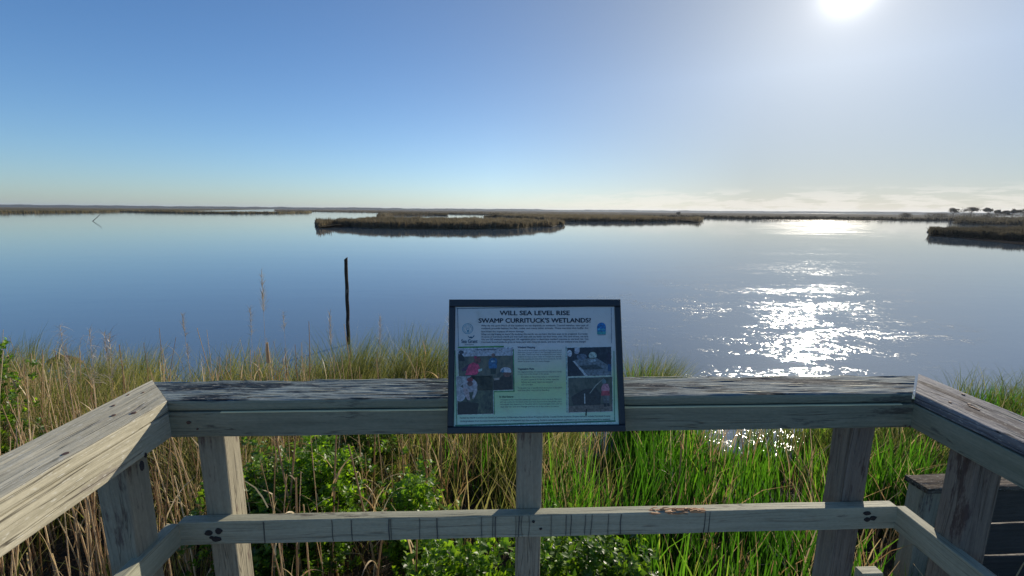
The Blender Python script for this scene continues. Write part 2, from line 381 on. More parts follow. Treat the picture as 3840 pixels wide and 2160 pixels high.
# ------------------------------------------------------------------ information sign
SW, SH, ST = .5899, .4414, .3165; SX, SY, SZ = 1.2144, -.06, -.0977+Z0
sroot = empty('information_sign', (SX, SY, SZ)); tag(sroot, 'framed wetlands information panel tilted on the front rail', 'sign')
ux = Vector((1, 0, 0)); vy = Vector((0, math.sin(ST), math.cos(ST))); nz_ = ux.cross(vy)     # faces the viewer
SM = Matrix(((ux.x, vy.x, nz_.x, SX), (ux.y, vy.y, nz_.y, SY), (ux.z, vy.z, nz_.z, SZ), (0, 0, 0, 1)))
def sL(cx, cy):
    """layout survey (1950x1449 grid) to sign-local x,y"""
    v = (cy-(50+27*(cx-135)/1673))/(1310+ -2*(cx-135)/1673*1)
    xl = 135-50*v; xr = 1808+42*v
    return (((cx-xl)/(xr-xl))-.5)*SW, (1-v)*SH
fw = .021
bm2 = bmesh.new()
def bar(bm2, x0, y0, x1, y1, z0, z1, bev=.003):
    a = [(x0, y0), (x1, y0), (x1, y1), (x0, y1)]; bb = [(x0+bev, y0+bev), (x1-bev, y0+bev), (x1-bev, y1-bev), (x0+bev, y1-bev)]
    r0 = [bm2.verts.new((*p, z0)) for p in a]; r1 = [bm2.verts.new((*p, z1-bev)) for p in a]; r2 = [bm2.verts.new((*p, z1)) for p in bb]
    for j in range(4):
        bm2.faces.new((r0[j], r0[(j+1) % 4], r1[(j+1) % 4], r1[j])); bm2.faces.new((r1[j], r1[(j+1) % 4], r2[(j+1) % 4], r2[j]))
    bm2.faces.new(r2); bm2.faces.new(list(reversed(r0)))
fwb = .0225
bar(bm2, -SW/2, 0, SW/2, fwb, -.012, .012); bar(bm2, -SW/2, SH-fw-.004, SW/2, SH, -.012, .012)
bar(bm2, -SW/2, fwb, -SW/2+fw, SH-fw-.004, -.012, .0115); bar(bm2, SW/2-fw, fwb, SW/2, SH-fw-.004, -.012, .0115)
bmobj('frame', bm2, M['frame'], sroot, SM)
# printed panel background
mp_, N = mat('printed_panel')
tc = N('ShaderNodeTexCoord').outputs['Object']; sx = N('ShaderNodeSeparateXYZ', Vector=tc)
nz = N('ShaderNodeTexNoise', Vector=tc, Scale=7.0, Detail=2.0).outputs[0]
hh = N.math('ADD', N.math('DIVIDE', sx.outputs[1], SH), N.math('MULTIPLY', N.math('SUBTRACT', nz, .5), .15))
colr = N.ramp(hh, [(.0, (.70, .84, .86)), (.09, (.58, .84, .72)), (.2, (.48, .76, .50)), (.36, (.50, .72, .38)), (.52, (.62, .70, .62)), (.63, (.72, .76, .82)), (.8, (.74, .74, .76)), (1., (.66, .74, .82))])
dirt = N('ShaderNodeTexNoise', Vector=tc, Scale=22.0, Detail=6.0, Roughness=.75).outputs[0]
colr = N.mix(1.0, N.mix(N.ramp(dirt, [(.5, 0), (.75, .45)]), colr, (.40, .42, .36)), (.84, .82, .76), 'MULTIPLY')
bs = N('ShaderNodeBsdfPrincipled', Base_Color=colr, Roughness=.3); N.out(bs.outputs[0])
bm2 = bmesh.new(); box(bm2, (-SW/2+fw-.002, fwb-.002, -.008), (SW/2-fw+.002, SH-fw-.002, .004)); panel = bmobj('panel', bm2, mp_, sroot, SM)
inkc = {}
def ink(c):
    k = tuple(round(x, 3) for x in c)
    if k not in inkc:
        m, N = mat('print_ink')
        nz_i = N('ShaderNodeTexNoise', Vector=N('ShaderNodeTexCoord').outputs['Object'], Scale=130.0, Detail=4.0, Roughness=.7).outputs[0]
        b_ = N('ShaderNodeBsdfPrincipled', Base_Color=N.mix(1.0, c, N.ramp(nz_i, [(.3, .35), (.7, 1.6)]), 'MULTIPLY'), Roughness=.35); N.out(b_.outputs[0]); inkc[k] = m
    return inkc[k]
LZ = .004
def flat(name, polys, parent=None, z=.0006, smoothn=0):
    """polys: list of (points in survey coords, colour, layer); flat printed shapes"""
    bm2 = bmesh.new(); mats = []; 
    for pts, c, lay in polys:
        m = ink(c)
        if m not in mats: mats.append(m)
        vs = [bm2.verts.new((*sL(*p), LZ+z+lay*.00025)) for p in pts]
        f = bm2.faces.new(vs); f.material_index = mats.index(m)
    for f in bm2.faces:
        f.normal_update()
        if f.normal.z < 0: f.normal_flip()
    me = bpy.data.meshes.new(name); bm2.to_mesh(me); bm2.free()
    return link(name, me, mats, parent or panel, SM)
def rect(x0, y0, x1, y1): return [(x0, y0), (x1, y0), (x1, y1), (x0, y1)]
def ell(cx, cy, rx, ry, k=20, a0=0, a1=360): return [(cx+rx*math.cos(R(a0+(a1-a0)*i/k)), cy+ry*math.sin(R(a0+(a1-a0)*i/k))) for i in range(k + (0 if a1-a0 == 360 else 1))]
def text(body, cx, cy, size, c, bold=0., align='LEFT', width=None, name='lettering', z=.0012, space=1.0, lsp=1.0):
    bold_, bold = bold, 0.
    cu = bpy.data.curves.new('t', 'FONT'); cu.body = body; cu.size = size; cu.offset = bold; cu.align_x = align; cu.align_y = 'CENTER'
    cu.space_character = space; cu.space_line = lsp; cu.resolution_u = 3
    o = bpy.data.objects.new('t', cu); COL.objects.link(o)
    dg = bpy.context.evaluated_depsgraph_get(); me = bpy.data.meshes.new_from_object(o.evaluated_get(dg)); me.name = name
    bpy.data.objects.remove(o); bpy.data.curves.remove(cu)
    co = np.zeros(len(me.vertices)*3); me.vertices.foreach_get('co', co); co = co.reshape(-1, 3)
    wd = co[:, 0].max()-co[:, 0].min()
    sc = 1.
    x, y = sL(cx, cy)
    if width:
        tw = abs(sL(cx+width/2, cy)[0]-sL(cx-width/2, cy)[0]); sc = tw/wd
    co[:, 0] = co[:, 0]*sc+x; co[:, 1] += y; co[:, 2] = LZ+z
    me.vertices.foreach_set('co', co.ravel()); me.materials.clear()
    if bold_:
        b2 = bmesh.new(); b2.from_mesh(me); src = me.copy()
        for k_, (dx, dy) in enumerate(((bold_, 0), (-bold_, 0), (0, bold_*.7), (0, -bold_*.7))):
            t_ = src.copy(); t_.transform(Matrix.Translation((dx, dy, .00006*(k_+1)))); b2.from_mesh(t_); bpy.data.meshes.remove(t_)
        b2.to_mesh(me); b2.free(); bpy.data.meshes.remove(src)
    return link(name, me, ink(c), panel, SM)
dk_ink = (.004, .01, .028)
ps = SH/1310
# thin border lines
flat('border', [(rect(205, 138, 1722, 146), (.10, .16, .22), 0), (rect(210, 140, 216, 520), (.10, .16, .22), 0), (rect(1716, 160, 1722, 520), (.16, .2, .28), 0),
                (rect(165, 1278, 1752, 1293), (.02, .16, .10), 0), (rect(176, 560, 184, 1280), (.08, .25, .12), 0), (rect(1738, 600, 1746, 1280), (.05, .22, .13), 0),
                (rect(207, 524, 655, 540), (.06, .22, .06), 0), (rect(158, 1296, 1762, 1304), (.62, .75, .75), 0)])
text("WILL SEA LEVEL RISE", 965, 203, 64*ps, dk_ink, .0007, 'CENTER', 684, name='title_lettering')
text("SWAMP CURRITUCK'S WETLANDS?", 965, 279, 64*ps, dk_ink, .0007, 'CENTER', 1100, name='title_lettering')
gi = (.05, .07, .11)
for i, (s_, x, y, wd) in enumerate([
    ("Why do we care? Much of the seafood we eat depends on wetlands. Coastal marshes, one type of", 963, 328, 1052),
    ("wetland, provide habitat for fish, crabs, and many other animals. These marshes also buffer the", 963, 355, 1052),
    ("land from the impacts of storm damage.", 648, 382, 420),
    ("What are we hoping to learn? By studying this marsh, we can learn the best ways to be prepared. Currently,", 960, 414, 1050),
    ("75 acres of Currituck marsh are lost each year and sea levels rise four times over. We care of loss, we care.", 963, 440, 1054),
    ("We use GIS wetland mapping and 130 vegetation plots to determine wetland response to sea level rise. Can", 963, 466, 1054),
    ("Currituck Sound wetlands grow to keep pace with rising sea levels, and how will our wetland areas change?", 950, 492, 1028)]):
    text(s_, x, y, 25*ps, gi, .0001, 'CENTER', wd, name='body_lettering')
text("Sampling Vegetation Plots", 476, 557, 20*ps, gi, .0002, 'CENTER', 212, name='caption_lettering', z=.0024)
text("Wetland Mapping", 875, 545, 26*ps, gi, .0003, 'CENTER', 170, name='heading_lettering')
text("Vegetation Plots", 868, 758, 26*ps, gi, .0003, 'CENTER', 160, name='heading_lettering')
text("In the future", 670, 1024, 26*ps, (.03, .08, .05), .0003, 'CENTER', 135, name='heading_lettering')
g2 = (.12, .15, .17)
for s_, x, y, wd in [("We use aerial photographs and GIS to map wetlands and", 1005, 577, 430), ("determine changes in size of the Currituck Sound marsh", 1005, 597, 430), ("over time. These maps help us compare the areas where", 1005, 617, 430),
                     ("wetlands are lost to open water or changed into uplands.", 1005, 640, 430), ("By understanding the loss of previous wetlands, we can", 1005, 662, 430), ("better forecast how Currituck changes.", 948, 684, 318),
                     ("The vegetation plots are measured from edge and interior", 1003, 789, 440), ("to keep track of the changes in the species.", 940, 809, 310), ("Elevation is measured using a rod and level", 1005, 838, 370), ("A plant count is made for every species", 1005, 864, 370),
                     ("Salinity and water depth are sampled", 975, 889, 310), ("and recorded", 875, 912, 108), ("These plots help us identify which plants grow in the marsh", 1003, 946, 436), ("and how they respond to flooding.", 940, 967, 315),
                     ("We expect to learn how the wetland will respond to a rise in sea level. This work", 912, 1056, 610), ("will help us plan for the future of the Currituck Sound and for the people, plants", 912, 1078, 610),
                     ("and animals that depend on it. The plots will be measured again every year so", 912, 1100, 610), ("that we can see the change and act on it for years to come.", 900, 1124, 580)]:
    text(s_, x, y, 20*ps, g2, 0, 'CENTER', wd, name='body_lettering')
for s_, x, y, wd in [("Funded by North Carolina Sea Grant's Community Collaborative Research Grant Program and the Coastal Studies Institute. Project partners include Currituck County", 955, 1225, 1490),
                     ("Undergraduates from Carolina University participate in all fieldwork and data processing. Students with exceptional qualifications go on to complete research in wetlands", 955, 1256, 1484)]:
    text(s_, x, y, 22*ps, gi, .00005, 'CENTER', wd, name='body_lettering')
# round seal, bird mark and words on the left, arched blue mark on the right
bl = (.06, .26, .36)
def ringp(cx, cy, r0, r1, c, k=28):
    out = []
    for i in range(k):
        a, b2 = 2*math.pi*i/k, 2*math.pi*(i+1)/k
        out.append(([(cx+r0*math.cos(a), cy+r0*math.sin(a)), (cx+r1*math.cos(a), cy+r1*math.sin(a)), (cx+r1*math.cos(b2), cy+r1*math.sin(b2)), (cx+r0*math.cos(b2), cy+r0*math.sin(b2))], c, 0))
    return out
flat('round_seal', ringp(306, 347, 47, 53, bl)+ringp(306, 347, 36, 39, bl)+ringp(308, 352, 10, 14, bl, 14)+ringp(290, 330, 8, 10, bl, 10)+ringp(326, 330, 8, 10, bl, 10)+[([(298, 362), (320, 362), (312, 384), (304, 384)], bl, 0)])
bd = (.01, .07, .13)
flat('bird_mark', [([(304, 412), (322, 430), (338, 424), (348, 432), (372, 408), (366, 428), (346, 446), (330, 442), (318, 440)], bd, 0)])
text("Sea Grant", 320, 474, 52*ps, bd, .0003, 'CENTER', 156, name='logo_lettering')
text("North Carolina", 320, 506, 15*ps, bd, .0001, 'CENTER', 84, name='logo_lettering')
flat('arched_mark', [(ell(1620, 356, 44, 46, 16, 180, 360)+[(1664, 400), (1576, 400)], (.01, .14, .38), 0), ([(1576, 400), (1664, 400), (1664, 430), (1576, 430)], (.04, .28, .30), 0),
                     ([(1582, 376), (1600, 366), (1620, 378), (1640, 368), (1660, 380), (1660, 388), (1582, 388)], (.05, .35, .5), 1), (rect(1582, 433, 1662, 438), bd, 0)])
# printed photographs
def pic_mat(name, c1, c2, c3, sc=60):
    m, N = mat(name); tc = N('ShaderNodeTexCoord').outputs['Object']
    a = N('ShaderNodeTexNoise', Vector=tc, Scale=float(sc), Detail=5.0, Roughness=.7).outputs[0]
    mpv = N('ShaderNodeMapping', Vector=tc, Scale=(1.6, .5, 1), Rotation=(0, 0, .4)).outputs[0]
    b2 = N('ShaderNodeTexNoise', Vector=mpv, Scale=sc*2.5, Detail=4.0).outputs[0]
    f = N.math('ADD', N.math('MULTIPLY', a, .65), N.math('MULTIPLY', b2, .35))
    b_ = N('ShaderNodeBsdfPrincipled', Base_Color=N.ramp(f, [(.36, c1), (.5, c2), (.66, c3)]), Roughness=.3); N.out(b_.outputs[0]); return m
def picture(x0, y0, x1, y1, m, polys, label, border=True):
    lay0 = .0006
    bm2 = bmesh.new(); e = 5
    if border:
        f = bm2.faces.new([bm2.verts.new((*sL(*p), LZ+.0004)) for p in reversed(rect(x0-e, y0-e, x1+e, y1+e))]); f.material_index = 1
    f = bm2.faces.new([bm2.verts.new((*sL(*p), LZ+.0010)) for p in reversed(rect(x0, y0, x1, y1))]); f.material_index = 0
    for f in bm2.faces:
        f.normal_update()
        if f.normal.z < 0: f.normal_flip()
    me = bpy.data.meshes.new('printed_photo'); bm2.to_mesh(me); bm2.free()
    o = link('printed_photo', me, [m, ink((.55, .62, .62))], panel, SM); tag(o, label)
    # pieces of the print share its mesh: joined as extra faces
    bm3 = bmesh.new(); bm3.from_mesh(me); mats = list(me.materials)
    for pts, c, lay in polys:
        mm = ink(c)
        if mm not in mats: mats.append(mm); me.materials.append(mm)
        pts = [(min(max(px, x0), x1), min(max(py, y0), y1)) for px, py in pts]
        f = bm3.faces.new([bm3.verts.new((*sL(*p), LZ+.0010+lay*.00022)) for p in pts]); f.material_index = mats.index(mm)
        f.normal_update()
        if f.normal.z < 0: f.normal_flip()
    bm3.to_mesh(me); bm3.free()
    return o
mg = pic_mat('print_marsh', (.03, .035, .035), (.09, .10, .08), (.16, .15, .10), 30)
md = pic_mat('print_dark_marsh', (.008, .012, .015), (.05, .07, .05), (.13, .15, .08), 45)
mr = pic_mat('print_room', (.004, .006, .012), (.012, .018, .03), (.05, .06, .08), 30)
mw = pic_mat('print_wood', (.03, .04, .03), (.07, .085, .07), (.12, .13, .1), 35)
picture(208, 545, 742, 957, mg, [
    (rect(208, 545, 742, 622), (.36, .40, .46), 1),
    (ell(238, 580, 24, 18), (.03, .04, .06), 2), ([(208, 600), (240, 595), (266, 625), (272, 668), (208, 668)], (.012, .018, .022), 2),
    ([(208, 668), (262, 668), (258, 740), (208, 760)], (.06, .07, .06), 2),
    (ell(396, 660, 34, 34), (.14, .05, .05), 3), (ell(375, 632, 16, 14), (.25, .03, .08), 3),
    ([(345, 690), (300, 700), (235, 750), (250, 772), (330, 740)], (.05, .03, .07), 3),
    ([(352, 680), (400, 700), (420, 745), (408, 770), (382, 804), (272, 804), (285, 760), (310, 705)], (.52, .05, .13), 4),
    ([(400, 750), (440, 742), (436, 766), (404, 776)], (.3, .42, .40), 5),
    (ell(550, 618, 18, 22), (.16, .10, .09), 3), ([(512, 655), (540, 640), (565, 640), (586, 660), (582, 745), (506, 745), (500, 690)], (.03, .12, .26), 3), ([(520, 745), (575, 745), (570, 800), (522, 800)], (.02, .035, .03), 3),
    (rect(526, 668, 566, 684), (.2, .32, .42), 4),
    (ell(668, 772, 54, 36, 20, 180, 360)+[(722, 790), (612, 782)], (.40, .44, .50), 4), ([(620, 782), (650, 745), (650, 790)], (.05, .16, .28), 5), (ell(682, 800, 40, 32), (.14, .07, .06), 3),
    ([(545, 850), (610, 838), (660, 800), (724, 815), (732, 957), (545, 957)], (.03, .028, .025), 2), ([(548, 842), (606, 836), (606, 856), (552, 862)], (.28, .25, .22), 4)],
    'photo of people in pink and blue in a marsh')
picture(190, 815, 540, 1182, md, [
    ([(190, 815), (330, 815), (240, 900), (190, 940)], (.28, .30, .32), 1),
    (ell(318, 905, 72, 66), (.34, .34, .38), 2), (ell(318, 850, 30, 22), (.25, .05, .06), 3), (ell(318, 888, 28, 24), (.12, .06, .06), 4),
    (ell(216, 985, 60, 72), (.34, .36, .40), 2), ([(250, 920), (300, 940), (318, 1050), (290, 1045), (255, 970)], (.36, .30, .32), 4), ([(385, 900), (388, 960), (350, 1040), (335, 1030), (350, 960)], (.34, .34, .36), 4),
    ([(190, 1070), (270, 1060), (400, 1080), (380, 1182), (190, 1182)], (.015, .018, .018), 1)],
    'photo of a person in white bending over grass')
picture(1278, 558, 1714, 840, mr, [
    (ell(1300, 614, 24, 34), (.45, .5, .55), 2), (rect(1350, 560, 1400, 600), (.4, .44, .5), 1), (ell(1372, 606, 24, 16), (.3, .33, .4), 2),
    ([(1345, 680), (1560, 660), (1714, 760), (1714, 840), (1470, 840)], (.13, .17, .2), 2), ([(1330, 690), (1350, 690), (1480, 840), (1450, 840)], (.4, .46, .5), 3),
    ([(1390, 740), (1560, 730), (1640, 775), (1440, 778)], (.04, .06, .07), 4), (ell(1420, 650, 50, 30), (.10, .14, .2), 3), (ell(1530, 640, 40, 36), (.3, .4, .38), 2), (ell(1520, 690, 40, 16), (.28, .36, .4), 4),
    ([(1284, 660), (1320, 680), (1345, 730), (1392, 780), (1380, 838), (1362, 790), (1305, 800), (1290, 838)], (.012, .02, .035), 5), (ell(1690, 670, 24, 60), (.02, .02, .04), 2), (rect(1680, 730, 1714, 800), (.02, .07, .16), 3)],
    'photo of a group around a map table')
picture(1283, 855, 1722, 1190, mw, [
    ([(1310, 1040), (1440, 970), (1560, 960), (1610, 1020), (1600, 1130), (1330, 1120)], (.028, .032, .036), 1),
    ([(1283, 1130), (1722, 1120), (1722, 1190), (1283, 1190)], (.14, .125, .11), 1),
    (ell(1640, 900, 22, 24), (.12, .2, .22), 3), ([(1612, 960), (1630, 920), (1680, 925), (1694, 970), (1690, 1000), (1615, 1000)], (.42, .2, .25), 3), ([(1615, 990), (1692, 990), (1698, 1036), (1610, 1036)], (.42, .07, .1), 4),
    ([(1622, 1036), (1654, 1036), (1660, 1110), (1636, 1110)], (.13, .14, .15), 3), ([(1660, 1036), (1690, 1036), (1690, 1110), (1668, 1110)], (.13, .14, .15), 3), ([(1632, 1110), (1660, 1110), (1664, 1145), (1634, 1145)], (.02, .025, .03), 3), ([(1668, 1110), (1690, 1110), (1694, 1140), (1668, 1140)], (.02, .025, .03), 3),
    ([(1494, 1010), (1500, 1012), (1560, 940), (1640, 870), (1636, 866), (1554, 932)], (.25, .28, .25), 2)],
    'photo of a person in a red coat in marsh')
flat('crack_mark', [([(1440, 1010), (1448, 1010), (1450, 1110), (1440, 1110)], (.45, .5, .5), 8), ([(1455, 1160), (1466, 1160), (1462, 1225), (1448, 1225)], (.005, .006, .006), 8)])
flat('photo_rule', [([(742, 560), (752, 560), (752, 977), (553, 977), (553, 1190), (545, 1190), (545, 967), (742, 967)], (.06, .24, .1), 0)])
flat('photo_rule', [(rect(1262, 545, 1272, 1190), (.28, .42, .4), 0)])
for sx_ in (-.12, .12):
    bm2 = bmesh.new(); box(bm2, (SX+sx_-.015, -.02, Z0-.12), (SX+sx_+.015, -.0035, Z0-.02)); box(bm2, (SX+sx_-.015, -.046, Z0-.095), (SX+sx_+.015, -.0205, Z0-.088))
    bmobj('bracket', bm2, M['bracket'], sroot)

# ------------------------------------------------------------------ world and sun
sd = ray(2140, -32); el = math.asin(sd.z); az = math.atan2(sd.x, sd.y)
wld = bpy.data.worlds.new('World'); scene.world = wld; wld.use_nodes = True
N = NT(wld.node_tree)
sky = N('ShaderNodeTexSky', {'sky_type': 'NISHITA', 'sun_disc': False, 'sun_elevation': el, 'sun_rotation': az, 'air_density': 1.0, 'dust_density': .35, 'ozone_density': 3.0, 'altitude': 0.0})
tcw = N('ShaderNodeTexCoord').outputs['Generated']
nrmv = N('ShaderNodeVectorMath', {'operation': 'NORMALIZE'}, _0=tcw).outputs[0]
dt = N('ShaderNodeVectorMath', {'operation': 'DOT_PRODUCT'}, _0=nrmv, _1=tuple(sd)).outputs['Value']
ang = N.math('MULTIPLY', N.math('ARCCOSINE', N.math('MINIMUM', dt, .99999)), 180/math.pi)
def gl(s, p=1.0): return N.math('POWER', 2.71828, N.math('MULTIPLY', N.math('POWER', N.math('DIVIDE', ang, s), p), -1.0))
SKY_MUL = (.74, .90, 1.10)
sep = N('ShaderNodeSeparateXYZ', Vector=nrmv)
tint_ = N.ramp(sep.outputs[2], [(0.0, (.72, .88, 1.12)), (.10, (.68, .88, 1.10)), (.3, (.58, .83, 1.07)), (.6, (.50, .76, 1.0))])
skyc = N.mix(1.0, sky.outputs[0], tint_, 'MULTIPLY')
lowp = N.math('MULTIPLY', N.ramp(sep.outputs[2], [(0.0, .36), (.25, 0)]), N.ramp(sep.outputs[0], [(.0, 0), (.5, 1)]))
damp = N.math('SUBTRACT', N.math('SUBTRACT', 1.0, N.math('MULTIPLY', gl(32.0, 1.3), .70)), lowp)
skyc = N.mix(1.0, skyc, N('ShaderNodeCombineXYZ', X=damp, Y=damp, Z=damp).outputs[0], 'MULTIPLY')
# clouds low over the horizon on the sunward side
elev = sep.outputs[2]
mc = N('ShaderNodeMapping', Vector=nrmv, Scale=(6., 6., 42.)).outputs[0]
cn = N('ShaderNodeTexNoise', Vector=mc, Scale=2.6, Detail=7.0, Roughness=.6).outputs[0]
band = N.ramp(elev, [(0.0, .55), (.020, .75), (.034, .6), (.050, 0)])
side = N.ramp(sep.outputs[0], [(.02, 0), (.35, 1)])
thr = N.ramp(N.math('SUBTRACT', cn, N.math('MULTIPLY', elev, 2.2)), [(.38, 0), (.46, 1)])
cm = N.math('MULTIPLY', N.math('MULTIPLY', band, side), thr)
lum = N.math('MULTIPLY', 1.0, 1.0)
skyc = N.mix(N.math('MULTIPLY', cm, .5), skyc, (7.4, 6.7, 5.9))
bw = N('ShaderNodeRGBToBW', Color=skyc).outputs[0]
skyc = N.mix(N.math('MULTIPLY', gl(40.0, 1.6), .42), skyc, N('ShaderNodeCombineXYZ', X=N.math('MULTIPLY', bw, .98), Y=bw, Z=N.math('MULTIPLY', bw, 1.08)).outputs[0])
bg = N('ShaderNodeBackground', Color=skyc, Strength=.10)
g = N.math('ADD', N.math('MULTIPLY', gl(1.1, 1.2), 2.0), N.math('ADD', N.math('MULTIPLY', gl(5.5, .9), .36), N.math('MULTIPLY', gl(26.0, 1.3), .13)))
bg2 = N('ShaderNodeBackground', Color=(1.0, .96, .92, 1), Strength=g)
ad = N('ShaderNodeAddShader', _0=bg.outputs[0], _1=bg2.outputs[0])
wo = N('ShaderNodeOutputWorld', Surface=ad.outputs[0])
sun = bpy.data.lights.new('sun', 'SUN'); sun.energy = 4.0; sun.angle = R(.55); sun.color = (1, .90, .74)
so = bpy.data.objects.new('sun', sun); COL.objects.link(so); so.rotation_euler = sd.to_track_quat('Z', 'Y').to_euler()
so.location = (10, 10, 30)
scene.view_settings.view_transform = 'Standard'; scene.view_settings.look = 'None'; scene.view_settings.exposure = 0.42; scene.view_settings.gamma = 1

# ------------------------------------------------------------------ water
mwat, N = mat('water')
geo = N('ShaderNodeNewGeometry').outputs['Position']
def wn(sc, det=3., rot=0, st=(1, 1, 1)):
    return N('ShaderNodeTexNoise', Vector=N('ShaderNodeMapping', Vector=geo, Scale=st, Rotation=(0, 0, rot)).outputs[0], Scale=sc, Detail=det, Roughness=.55).outputs[0]
patch = N.ramp(wn(.06, 5, .2, (.30, 1.6, 1)), [(.42, .15), (.58, 1.)])
sp_ = N('ShaderNodeSeparateXYZ', Vector=geo)
dist = N('ShaderNodeVectorMath', {'operation': 'LENGTH'}, _0=geo).outputs['Value']
fall = N.ramp(N.math('DIVIDE', dist, 260.), [(0, .8), (.05, .8), (.10, .6), (.2, .35), (.5, .2), (1., .12)])
gentle = N.math('ADD', N.math('MULTIPLY', wn(14., 2, .5, (.8, 1.5, 1)), .0022), N.math('ADD', N.math('MULTIPLY', wn(4.2, 2, .4, (.7, 1.4, 1)), .006), N.math('MULTIPLY', wn(.9, 2, .3, (.6, 1.3, 1)), .014)))
gentle = N.math('MULTIPLY', gentle, N.math('MULTIPLY', patch, fall))
# ruffled-water lane added along the sun's bearing to shape the glitter: broken rough streaks
LA = math.radians(38)
al = N.math('ADD', N.math('MULTIPLY', sp_.outputs[0], math.sin(LA)), N.math('MULTIPLY', sp_.outputs[1], math.cos(LA)))
pe = N.math('ABSOLUTE', N.math('SUBTRACT', N.math('MULTIPLY', sp_.outputs[0], math.cos(LA)), N.math('MULTIPLY', sp_.outputs[1], math.sin(LA))))
pe = N.math('ABSOLUTE', N.math('SUBTRACT', pe, 1.7))
lane = N.math('SUBTRACT', 1.0, N.math('DIVIDE', pe, N.math('ADD', 3.2, N.math('MULTIPLY', al, .13))), clamp=True)
lane = N.math('ADD', N.math('MULTIPLY', lane, .88), .12)
def wnz(sc, det, st=(1, 1, 1), rot=0., rough_=.55):
    return N('ShaderNodeTexNoise', Vector=N('ShaderNodeMapping', Vector=geo, Scale=st, Rotation=(0, 0, rot)).outputs[0], Scale=sc, Detail=det, Roughness=rough_).outputs[0]
broad = wnz(1., 3., (.10, .30, 1), .3)
streak = wnz(1., 4., (.7, 1.25, 1), .3, .65)
glint = N.math('ADD', N.math('MULTIPLY', wnz(5., 2.), .5), N.math('MULTIPLY', wnz(17., 2.), .5))
area = N.math('ADD', N.math('ADD', N.math('MULTIPLY', broad, .5), N.math('MULTIPLY', streak, .5)), N.math('MULTIPLY', lane, .05))
area = N.math('MULTIPLY', N.ramp(area, [(.49, .06), (.60, 1)]), N.ramp(lane, [(.14, 0), (.5, 1)]))
area = N.math('MULTIPLY', area, N.ramp(N.math('DIVIDE', dist, 100.), [(.12, .9), (.18, .75), (.25, .5), (.45, .3), (.62, .2), (.75, .6), (1., .7)]))
fine_m = N.ramp(N.math('ADD', glint, N.math('MULTIPLY', area, .03)), [(.545, 0), (.61, 1)])
mk = N.math('MULTIPLY', area, fine_m)
farr = N.ramp(N.math('DIVIDE', dist, 200.), [(0, .006), (.3, .015), (.4, .04), (1, .06)])
rgh = N.math('ADD', farr, N.math('MULTIPLY', mk, .37))
ch = N.math('MULTIPLY', N.math('MULTIPLY', wn(9., 3, .1, (.8, 1.3, 1)), .006), N.math('MULTIPLY', mk, N.ramp(N.math('DIVIDE', dist, 400.), [(0, 1.), (.05, .8), (.1, .2), (.2, 0)])))
bp = N('ShaderNodeBump', Strength=1.0, Distance=1.0, Height=N.math('ADD', N.math('MULTIPLY', gentle, .42), ch))
wb = N('ShaderNodeBsdfPrincipled', Base_Color=(.10, .145, .19, 1), Roughness=rgh, IOR=1.8, Normal=bp.outputs[0])
N.out(wb.outputs[0])
bm2 = bmesh.new()
prev = None
for r_ in (0, 4, 12, 40, 120, 400, 1500, 5600):
    if r_ == 0: ring = [bm2.verts.new((0, 0, 0))]
    else: ring = [bm2.verts.new((r_*math.cos(2*math.pi*i/48), r_*math.sin(2*math.pi*i/48), 0)) for i in range(48)]
    if prev:
        for i in range(48):
            if len(prev) == 1: bm2.faces.new((prev[0], ring[i], ring[(i+1) % 48]))
            else: bm2.faces.new((prev[i], ring[i], ring[(i+1) % 48], prev[(i+1) % 48]))
    prev = ring
tag(bmobj('water', bm2, mwat), 'calm blue sound water with sun glitter', 'water', kind='structure')

# ------------------------------------------------------------------ bank ground
SHORE = [(-14, 8.), (-8, 5.9), (-5, 5.2), (-3, 4.9), (0, 5.3), (1.2, 4.9), (2.0, 4.0), (3.2, 3.6), (4.5, 3.5), (7, 3.9), (14, 5.5)]
def shore(x):
    for (a, ya), (c, yc) in zip(SHORE, SHORE[1:]):
        if x <= c: return ya+(yc-ya)*max(0, min(1, (x-a)/(c-a)))+.25*math.sin(x*2.3)
    return SHORE[-1][1]
def gz(x, y):
    d = shore(x)-y
    z = .16*min(1, max(-3, d/1.2)) if d < 1.2 else .16+.03*min(4, d-1.2)
    return z+.04*noise.noise(Vector((x*1.3, y*1.3, 0)))
mgr, N = mat('marsh_mud')
geo = N('ShaderNodeNewGeometry').outputs['Position']
n1 = N('ShaderNodeTexNoise', Vector=geo, Scale=9.0, Detail=8.0, Roughness=.7).outputs[0]
b_ = N('ShaderNodeBsdfPrincipled', Base_Color=N.ramp(n1, [(.35, (.012, .010, .007)), (.55, (.05, .038, .022)), (.7, (.12, .09, .05))]), Roughness=.9, Normal=N('ShaderNodeBump', Strength=1., Distance=.05, Height=n1).outputs[0])
N.out(b_.outputs[0])
bm2 = bmesh.new(); nx, ny = 96, 64; grid = []
for j in range(ny+1):
    for i in range(nx+1):
        x = -14+28*i/nx; y = -8+20*j/ny
        grid.append(bm2.verts.new((x, y, gz(x, y))))
for j in range(ny):
    for i in range(nx):
        a = j*(nx+1)+i; bm2.faces.new((grid[a], grid[a+1], grid[a+nx+2], grid[a+nx+1]))
tag(bmobj('ground', bm2, mgr, smooth=True), 'dark mud bank under the reeds and grass', 'ground', kind='structure')

